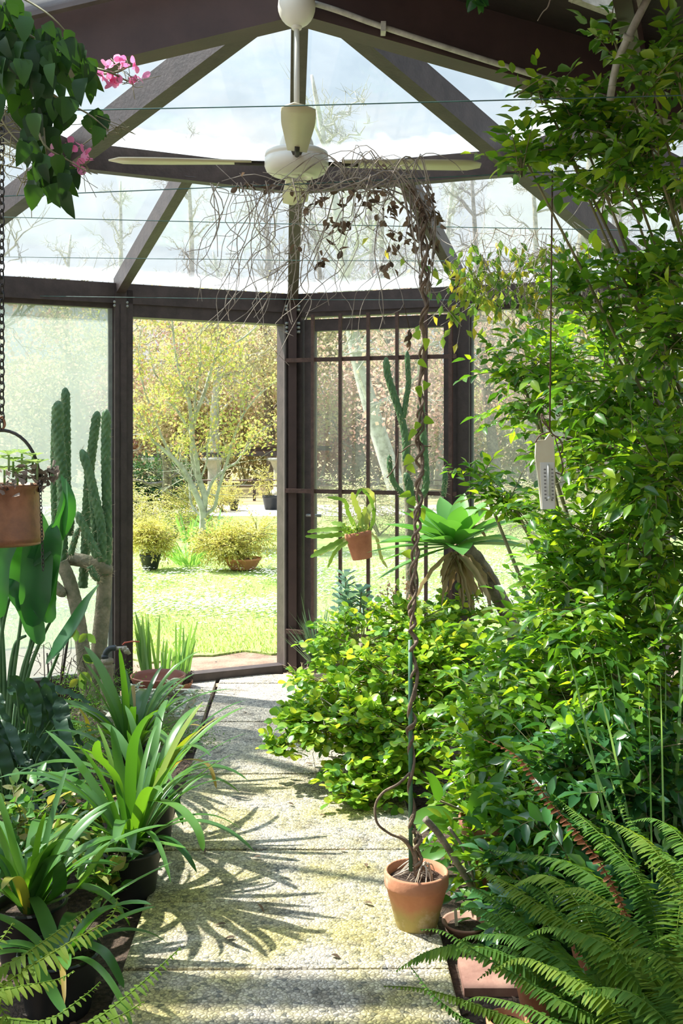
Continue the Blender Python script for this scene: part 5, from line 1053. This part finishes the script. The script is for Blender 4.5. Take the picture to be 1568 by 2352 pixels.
# standpipe with wrapped sacking and tap
sd = 4.85; b = A(P(246,1700,sd)); b[2]=-.04; sp_ = thing('standpipe', 'garden standpipe wrapped in sacking with a red lever tap', 'tap', b)
zp = lambda y: P(0,y,sd).z; sxp = P(246,0,sd).x
mb = MB(); prof = [(.001,-.08),(.034,-.08)]+[(.031+.003*math.sin(i*1.7)+.002*math.sin(i*.6), -.035+i*.0122) for i in range(30)]; ztop = prof[-1][1]
ztop = zp(1528); prof = [(.001,-.08),(.032,-.08)]+[(.030+.0015*math.sin(i*2.1)+.0015*math.sin(i*.6), lerp(-.035,ztop,i/34)) for i in range(35)]+[(.026,ztop+.004),(.024,ztop+.008),(.030,ztop+.013),(.029,ztop+.028),(.018,ztop+.033),(.001,ztop+.033)]
lathe(mb, prof, (sxp,sd,0), 24); mb.build('sacking_wrap', pmat('burlap',(.34,.28,.20),(.50,.43,.33),.95,12,bump=1.0,bscale=220), sp_)
mb = MB(); tube(mb, smoothpts([P(241,1512,sd),P(243,1500,sd),P(252,1490,sd),P(266,1488,sd)],5), .014, 12); lathe(mb, [(.001,-.008),(.017,-.008),(.017,.008),(.001,.008)], P(241,1508,sd), 14); mb.build('pipe_elbow', pmat('dark_grey_plastic_pipe',(.05,.06,.07),None,.4,5), sp_)
mb = MB(); tube(mb, [P(264,1489,sd),P(290,1489,sd)], .009, 10); lathe(mb, [(.001,-.009),(.013,-.009),(.013,.009),(.001,.009)], P(286,1490,sd), 12, Matrix.Rotation(PI/2,4,'Y')); sphere(mb, P(290,1495,sd), .015, 12); tube(mb, [P(290,1490,sd),P(297,1503,sd)], .009, 10); mb.build('tap_body', pmat('worn_brass',(.38,.34,.27),(.55,.51,.44),.4,30,metal=.4), sp_)
mb = MB(); strap(mb, [P(281,1482,sd-.01),P(286,1476,sd-.01),P(296,1476,sd-.01),P(304,1473,sd-.01),P(320,1474,sd-.01)], .011, up=(0,-.3,1), fold=.4, prof=lambda t: 1-.3*t); tube(mb, [P(282,1481,sd-.01),P(287,1476,sd-.01),P(304,1473,sd-.01),P(320,1474,sd-.01)], .0035, 6); mb.build('lever', pmat('red_lever_paint',(.55,.10,.06),(.62,.16,.1),.5,20), sp_)
# stone trough with silver plants
b = A((-.90,4.98,-.08)); tr_ = thing('stone_trough', 'low stone trough planted with silvery woolly plants beside the side slab', 'planter', b)
M_stone = pmat('grey_stone', (.36,.34,.29), (.52,.50,.44), .9, 12, bump=.6)
mb = MB(); tw, tl, th_ = .17, .26, .17
for (x0,x1,y0,y1) in ((-tw,tw,-tl,-tl+.03),(-tw,tw,tl-.03,tl),(-tw,-tw+.03,-tl+.03,tl-.03),(tw-.03,tw,-tl+.03,tl-.03)): abox(mb, b[0]+x0,b[0]+x1,b[1]+y0,b[1]+y1,-.04,-.04+th_)
o = mb.build('trough', M_stone, tr_, False)
mb = MB(); abox(mb, b[0]-tw+.03,b[0]+tw-.03,b[1]-tl+.03,b[1]+tl-.03,-.04,.11); mb.build('soil', M_soil, tr_, False)
lf = MB(); sm = MB()
for i in range(46):
    c = b+A((rnd(-.17,.17), rnd(-.24,.24), rnd(.17,.24))); n = 7; a = np.arange(n)*2.4+rnd(0,3); leaves(lf, L_STD, c+rng.normal(size=(n,3))*.008, np.stack([np.cos(a),np.sin(a),rng.uniform(-.2,.9,n)],1), np.tile((0,0,1.),(n,1)), .05, .015); tube(sm, [c-A((0,0,.07)), c], .002, 4)
sm.build('stem', M_twig, tr_); lf.build('foliage', LM_silver, tr_)
# terracotta bowl and the irises in their pot
b = A(P(363,1575,5.55)); b[2]=0; bw = MB(); zr = P(0,1560,5.45).z
bx = P(363,0,5.55).x; lathe(bw, [(.001,0),(.085,0),(.09,.004),(.140,zr-.02),(.146,zr-.004),(.146,zr),(.138,zr),(.132,zr-.02),(.085,.03),(.001,.03)], (bx,5.55,0), 44)
tag(bw.build('terracotta_bowl', M_terrad), 'empty wide terracotta bowl in front of the irises at the doorway', 'bowl')
b = A(P(395,1560,5.80)); b[2]=.0; it = thing('potted_iris', 'pot of upright grey green irises at the left of the open doorway', 'potted plant', b)
mb = MB(); lathe(mb, [(.001,0),(.10,0),(.115,.03),(.115,.035),(.001,.035)], b, 30); mb.build('pot', M_terra, it)
mb = MB(); pr = [(.001,.03),(.10,.03)]+[(.105+rnd(-.006,.006), .03+i*.012) for i in range(5)]+[(.09,.09),(.001,.095)]; lathe(mb, pr, b, 30)
for i in range(240): a = rnd(0,2*PI); q = b+A((.105*math.cos(a), .105*math.sin(a), rnd(.035,.09))); tube(mb, [q, q+A((math.cos(a)*.01+rnd(-.01,.01), math.sin(a)*.01, -rnd(.0,.02)))], .0012, 3)
mb.build('rootball', M_soil, it)
for (x,n,h0) in ((318,9,.24),(338,13,.33),(350,7,.30),(375,4,.2),(392,4,.16),(412,12,.30),(426,7,.20)):
    for _ in range(n):
        c = b+A((np.clip(P(x+rnd(-12,12),0,5.8).x-b[0],-.16,.1), rnd(-.06,.06), .085)); v = ((x-375)*.003+rnd(-.15,.15), rnd(-.15,.15), 1); mb = MB(); strap(mb, arch(c, v, h0*rnd(.55,1.15), .15, 6), rnd(.010,.020), up=(rnd(-.6,.6),-1,0), fold=.12, prof=lambda t: np.sqrt(np.maximum(0,1-t**3))); mb.build('leaf', LM_iris, it)
# clivias
def clivia(label, b, top, pr, ph, nleaf, L, w, pm=None, seed=0, spread=1.0, extra=(), leaves_at=0, zpot=-.04, bowz=.0, bias=0):
    random.seed(seed); b = A(b); b[2] = zpot; t = thing('potted_clivia', label, 'potted plant', b, 'clivias in pots along the path')
    make_pot(t, 'pot', b, pr, ph, pm or M_blackp, .08, .76)
    for i in range(nleaf):
        a = i*2.4+rnd(-.3,.3); s = spread*rnd(.3,1.1); c = b+A((math.cos(a)*pr*.25, math.sin(a)*pr*.25, ph*.85)); mb = MB()
        yl = random.random() < .04; wi = w*(.6 if i % 3 == 2 else 1)
        strap(mb, arch(c, (math.cos(a)*s+bias, math.sin(a)*s, 1.15), L*rnd(.65,1.15), rnd(.8,2.2), 14), wi*rnd(.75,1.2), fold=.22); mb.build('leaf', LM_strapy if yl else LM_strap, t)
    for e in extra:
        mb = MB(); strap(mb, smoothpts([b+A((0,0,ph*.85))]+[A(P(*q)) for q in e[0]],5), e[1], fold=.2); mb.build('leaf', e[2] if len(e) > 2 else LM_strap, t)
    return t
clivia('clivia with arching strap leaves in the front black pot beside the path', P(300,2060,3.22), None, .095, .175, 42, .44, .036, seed=11, spread=.85,
  extra=[([(300,1800,3.2),(310,1700,3.15),(350,1640,3.1),(380,1672,3.1)],.036),([(270,1800,3.2),(225,1740,3.1),(225,1700,3.05)],.036),([(330,1850,3.2),(400,1850,3.05),(450,1900,2.95),(467,1955,2.9)],.034),([(310,1930,3.2),(360,1935,3.0),(428,1948,2.9)],.026),([(350,1830,3.15),(420,1730,3.1),(462,1697,3.1)],.036)])
clivia('clivia in the second black pot directly behind the front one', P(338,1965,3.62), None, .10, .18, 34, .44, .036, seed=5, spread=.9, extra=[([(400,1760,3.6),(440,1745,3.5),(480,1760,3.45),(497,1812,3.4)],.02,LM_strapy),([(380,1780,3.6),(430,1715,3.5),(470,1710,3.5)],.034)])
clivia('clivia with upright leaves farthest back beside the standpipe', P(300,1780,4.25), None, .10, .17, 32, .46, .045, seed=8, spread=.8, extra=[([(300,1650,4.2),(298,1620,4.2),(302,1572,4.2)],.06),([(370,1640,4.2),(400,1600,4.2),(426,1572,4.2)],.036),([(400,1680,4.2),(440,1665,4.1),(474,1672,4.1)],.02,LM_strapy),([(220,1700,4.2),(195,1650,4.2),(180,1625,4.2)],.035,LM_strapy)])
clivia('broad leafed clivia at the lower left behind the ferns', P(70,2280,2.85), None, .10, .17, 26, .40, .042, seed=3, spread=.75, bias=.1,
  extra=[([(90,2030,2.8),(160,1900,2.75),(205,1862,2.75)],.045),([(60,2040,2.8),(100,1960,2.75),(165,1890,2.75)],.04),([(170,2050,2.8),(240,1950,2.75),(265,1930,2.75)],.042),([(130,2060,2.8),(138,2000,2.75),(148,1965,2.75)],.04),([(180,2150,2.8),(260,2055,2.8),(395,1980,2.85)],.02),([(80,1985,2.8),(85,1920,2.8),(92,1908,2.8)],.04)])
clivia('drooping dark clivia in the black pot at the bottom left corner', P(135,2345,2.62), None, .105, .15, 14, .32, .034, seed=21, spread=1.6, extra=[([(180,2170,2.6),(240,2190,2.55),(285,2270,2.5)],.034),([(80,2200,2.5),(120,2280,2.45),(150,2330,2.4)],.034)])
random.seed(99)
# small leaf ground shrub at left
b = A(P(70,2000,3.3)); b[2]=-.04; gl = thing('variegated_groundcover', 'patchy yellow green small leafed shrub between philodendron and clivias', 'shrub', b)
shrub(gl, b, [PB(40,1900,3.3,.09,40,.15,.16), PB(130,1880,3.4,.07,30,.15,.14), PB(190,1960,3.3,.06,26,.12,.12), PB(60,1980,3.2,.07,30,.15,.16), PB(210,1880,3.5,.05,18,.1,.1), PB(240,2020,3.1,.05,16)], L_STD, .05, .55, leafmat('spotted_leaf', [(.06,.20,.05),(.12,.30,.07),(.26,.40,.10),(.55,.45,.20)], .35, (1.7,1.5,.6), .35, .4), M_twig, .12, 7, .006)
# ------------------------------------------------------------------ ferns
def frond(par, pts, w, lm, name='frond', sp=.0095, taper0=.35, up=(0,0,1), pw=.30, droop=.25, pwid=None):
    pts = np.array(smoothpts([A(p) for p in pts], 10)); seg = np.linalg.norm(np.diff(pts,axis=0),axis=1); cum = np.concatenate([[0],np.cumsum(seg)]); L = cum[-1]; n = int(L/sp)
    s = np.linspace(.04*L, L*.995, n); P3 = np.stack([np.interp(s,cum,pts[:,i]) for i in range(3)],1); T3 = nrm(np.gradient(P3,axis=0)); t = s/L
    W = w*np.minimum(1, taper0+t*3.5)*np.where(t<.6,1,np.maximum(.12,1-((t-.6)/.42)**1.6))
    sd = nrm(np.cross(T3, A(up))); mb = MB(); tube(mb, pts, .0018, 4, .0008, cap=False)
    for sg in (-1,1):
        dl = sd*sg+T3*.30-A((0,0,droop))+rng.normal(size=(n,3))*.07
        leaves(mb, L_PINNA, P3, dl, np.tile(A(up),(n,1))+rng.normal(size=(n,3))*.18, W*rng.uniform(.88,1.1,n), np.full(n,pwid or sp*1.0+.001)*np.clip(W/w+.3,.5,1.1), rng.uniform(0,1)*.5+rng.random(n)*.5)
    return mb.build(name, lm, par)
b = A((-.80,1.95,.0)); fl_ = thing('sword_fern', 'sword fern with pale fronds reaching in from the bottom left corner', 'fern', b)
make_pot(fl_, 'pot', b, .12, .2, M_blackp, .1, .8)
o_ = b+A((0,0,.2))
for (pts, w) in (([(-60,2270,1.95),(60,2190,1.95),(160,2120,2.0),(235,2062,2.02)],.028),([(-80,2330,1.9),(40,2240,1.92),(150,2170,1.95),(250,2110,2.0),(270,2062,2.05)],.034),([(60,2400,1.85),(200,2352,1.85),(300,2280,1.88),(400,2190,1.92),(412,2178,1.92)],.036),([(-40,2350,1.8),(100,2345,1.78),(190,2290,1.8),(230,2255,1.85)],.022),([(-60,2260,1.75),(10,2330,1.7),(30,2390,1.7)],.04),([(-80,2200,1.9),(-10,2170,1.9),(30,2120,1.95)],.03),([(-80,2420,1.8),(100,2390,1.8),(260,2340,1.8),(330,2300,1.85)],.03),([(-60,2300,1.85),(30,2270,1.85),(130,2250,1.9),(170,2230,1.9)],.03)):
    frond(fl_, [o_]+[P(*q) for q in pts], w*1.25, LM_fern, sp=.0108, pwid=.0092)
b = A((.82,2.25,-.08)); fr_ = thing('boston_fern', 'large arching fern filling the bottom right corner', 'fern', b)
o_ = b+A((-.04,0,.12))
FR = [([(1420,2250,2.2),(1330,2080,2.3),(1250,2010,2.4),(1170,2040,2.5),(1150,2055,2.5)],.045),([(1480,2200,2.2),(1400,2050,2.3),(1300,1980,2.45),(1180,1960,2.6),(1120,1950,2.65)],.04),
 ([(1520,2150,2.2),(1450,1990,2.3),(1360,1900,2.4),(1300,1850,2.5),(1270,1825,2.5)],.045),([(1450,2200,2.2),(1300,2120,2.3),(1180,2040,2.4),(1110,2000,2.5),(1080,1985,2.5)],.045),
 ([(1400,2300,2.1),(1280,2200,2.2),(1180,2150,2.3),(1080,2150,2.35),(1050,2170,2.35)],.05),([(1350,2330,2.1),(1220,2260,2.15),(1100,2190,2.2),(1020,2140,2.25),(965,2135,2.25)],.032),
 ([(1300,2380,2.05),(1150,2330,2.1),(1040,2290,2.1),(960,2270,2.1),(880,2265,2.1)],.03),([(1250,2400,2.0),(1120,2370,2.0),(1010,2300,2.0),(950,2230,2.05),(940,2215,2.05)],.026),
 ([(1540,2250,2.1),(1500,2100,2.15),(1450,2000,2.2),(1400,1950,2.3),(1380,1930,2.3)],.05),([(1560,2180,2.1),(1560,2050,2.15),(1500,1950,2.2),(1430,1900,2.3),(1380,1880,2.35)],.05),
 ([(1580,2150,2.0),(1600,2000,2.1),(1560,1920,2.2),(1500,1880,2.3),(1440,1890,2.35)],.045),([(1500,2330,2.0),(1420,2200,2.0),(1350,2150,2.05),(1260,2130,2.1),(1210,2150,2.1)],.05),
 ([(1480,2400,1.95),(1400,2300,1.95),(1300,2240,2.0),(1200,2200,2.05),(1130,2230,2.05)],.05),([(1560,2300,1.95),(1520,2200,1.95),(1450,2120,2.0),(1360,2080,2.05),(1300,2090,2.1)],.05),
 ([(1400,2400,1.9),(1300,2360,1.9),(1200,2310,1.95),(1100,2290,2.0),(1060,2310,2.0)],.04),([(1600,2250,1.9),(1600,2120,1.95),(1550,2030,2.0),(1480,1980,2.05)],.05),
 ([(1350,2250,2.2),(1200,2120,2.35),(1090,2040,2.45),(1060,2060,2.45)],.04),([(1550,2380,1.85),(1480,2300,1.85),(1400,2270,1.9),(1300,2280,1.9)],.05),
 ([(1500,2250,2.1),(1450,2150,2.1),(1400,2080,2.15),(1330,2040,2.2),(1270,2050,2.25)],.05),([(1600,2100,2.2),(1560,1990,2.3),(1480,1930,2.4),(1410,1820,2.5)],.04),([(1340,2400,1.9),(1230,2380,1.9),(1130,2370,1.9),(1040,2330,1.95)],.035),([(1600,2350,1.8),(1560,2240,1.8),(1480,2180,1.85),(1400,2190,1.9)],.05)]
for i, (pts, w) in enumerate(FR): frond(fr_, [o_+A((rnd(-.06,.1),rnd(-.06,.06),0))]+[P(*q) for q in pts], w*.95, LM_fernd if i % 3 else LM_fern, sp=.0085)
for i in range(40):
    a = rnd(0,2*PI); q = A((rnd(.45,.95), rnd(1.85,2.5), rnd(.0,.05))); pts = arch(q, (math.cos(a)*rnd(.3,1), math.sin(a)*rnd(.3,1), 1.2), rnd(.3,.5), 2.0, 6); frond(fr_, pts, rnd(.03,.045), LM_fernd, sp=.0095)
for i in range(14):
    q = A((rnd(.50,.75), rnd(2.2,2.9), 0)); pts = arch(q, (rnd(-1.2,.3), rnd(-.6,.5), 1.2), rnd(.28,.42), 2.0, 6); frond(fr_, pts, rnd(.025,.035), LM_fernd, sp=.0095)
frond(fr_, [P(1480,2200,2.15),P(1400,2020,2.2),P(1330,1920,2.25),P(1260,1840,2.3),P(1190,1740,2.35),P(1110,1698,2.4)], .017, LM_fernb, 'dead_frond', sp=.012)
# grassy blades at the right edge
t = clump('tall thin grass blades rising behind the fern at the right edge', 1530, 2100, 2.9, 20, .85, .010, LM_iris, .30, name='tall_grass', droop=.5, z0=-.04, rad=.12)
# broad leaved plant behind the vine pot
b = A(P(1085,1990,3.35)); b[2]=-.04; bl_ = thing('broadleaf_plant', 'broad bright green leafed plant in the large terracotta pot behind the vine pot', 'potted plant', b)
make_pot(bl_, 'pot', b+A((.07,0,0)), .115, .22, M_terrad, .15, .72)
for (x,y,dx,dz,L,w) in ((1060,1930,-.7,.9,.17,.06),(1090,1900,.1,1,.2,.07),(1130,1900,.9,.8,.2,.06),(1040,1880,-.9,.3,.15,.06),(1100,1880,.4,1.2,.18,.05),(1150,1890,1.2,.5,.18,.06),(1010,1840,-.3,1,.12,.04),(1120,1930,.8,.1,.15,.06),(1030,1950,-1,-.2,.13,.05)):
    s = A(P(x,y,3.3)); mb = MB(); tube(mb, smoothpts([b+A((.05,0,.18)), lerp(b+A((.05,0,.2)),s,.5), s],4), .004, 5); mb.build('leaf_stalk', M_twig, bl_)
    mb = MB(); strap(mb, arch(s, (dx,rnd(-.4,.1),dz), L, .9, 8), w, up=(0,-.8,1), fold=.3, prof=pr_p); mb.build('leaf', leafmat('broad_green_leaf', [(.07,.22,.04),(.12,.30,.05)], .35, (2.0,1.8,.5), .35, .5), bl_)
mb = MB(); 
for (pts, r) in ((((975,1880),(1010,1920),(1060,2000),(1140,2130)),.011),(((1030,1900),(1070,1960),(1090,2040),(1105,2180)),.005),(((1060,1990),(1100,2030)),.004)):
    tube(mb, smoothpts([P(x,y,3.12) for x,y in pts],4), r, 7, r*.8)
tag(mb.build('cut_branch', M_bark), 'cut brown branches leaning behind the vine pot over the saucer', 'branch')
# saucer, pots and tiles at the lower right
b = A(P(1068,2150,3.02)); b[2]=-.04; mb = MB(); lathe(mb, [(.001,0),(.045,0),(.064,.030),(.068,.034),(.066,.038),(.060,.036),(.045,.014),(.001,.012)], b, 36); sc_ = mb.build('plant_saucer', pmat('dusty_terracotta',(.40,.20,.14),(.52,.32,.25),.8,12)); tag(sc_, 'small terracotta saucer with soil and a white plant tag beside the vine pot', 'saucer')
mb = MB(); lathe(mb, [(.052,.022),(.03,.026),(.001,.028)], b, 16); mb.build('soil', M_soil, sc_)
mb = MB(); q = b+A((-.03,-.01,.02)); box(mb, q, (.009,0,0), (0,.002,0), (-.004,0,.055)); mb.build('plant_tag', M_white, sc_, False)
for (x0,y0,w,l,lb) in ((.315,2.68,.17,.16,'terracotta floor tile lying beside the path near the fern'),(.53,2.60,.18,.20,'terracotta tile half hidden by fronds, right of the first')):
    mb = MB(); abox(mb, x0,x0+w,y0,y0+l,-.04,-.018); tag(mb.build('terracotta_tile', pmat('pink_terracotta_tile',(.26,.13,.10),(.42,.24,.18),.85,10,bump=.3), None, False), lb, 'tile')
for (px,py,d,r,h,lb) in ((1165,2340,2.42,.05,.07,'small terracotta pot at the bottom edge among ferns'),(1230,2280,2.60,.05,.085,'terracotta pot behind the fern fronds right of the tiles'),(1370,2200,2.78,.075,.12,'terracotta pot deep among the right hand ferns')):
    b = A(P(px,py,d)); b[2]=-.02 if d < 2.5 else -.04; t = thing('terracotta_pot', lb, 'pot', b, 'terracotta pots in the right bed'); make_pot(t, 'pot', b, r, h, M_terra, .2, .7)
# fallen leaves on the path
FL = ['dry leaf at the path edge just below the vine pot','brown leaf left of the vine pot, level with its foot','brown leaf on the path left of the vine pot rim','dry leaf on the joint left of the vine pot','dry leaf in the shade near the doorway end of the path','dry leaf by the gap between path and side slab','dry leaf right under the vine pot at the slab corner','brown leaf in the middle of the yellow mossy slab','brown leaf close to the left edge beside the front clivia','dry leaf just left of the root filled vine pot','dry leaf below the trailing tip of the round leafed shrub','dry leaf near the drooping yellow tip of a clivia leaf','dry leaf in the middle of the path level with the second black pot','lone leaf right of centre near the closest joint','dry leaf at the far path end beside the threshold','dry leaf close to the trailing round leafed branch','dry leaf left of centre on the third slab']
fi = 0
for (x,y) in ((1000,2140),(855,2085),(600,1975),(795,1958),(560,1640),(480,1600),(980,2160),(590,2100),(520,2130),(840,1988),(735,1880),(470,1955),(660,1850),(760,2200),(480,1500),(700,1760),(540,2160)):
    q = A(P(x,y,CH*F/(y-HY))); q[2] = .007; mb = MB(); n = 1; leaves(mb, L_STD, [q], rng.normal(size=(n,3))*A((1,1,.05)), np.tile((0,0,1.),(n,1)), rng.uniform(.024,.038,n), .014)
    o = mb.build('fallen_leaf', M_dryleaf); o.location.z = .0045; tag(o, FL[fi], 'dry leaf', 'dry leaves fallen on the path'); fi += 1
for o in bpy.data.objects:
    if '_o' in o: del o['_o']
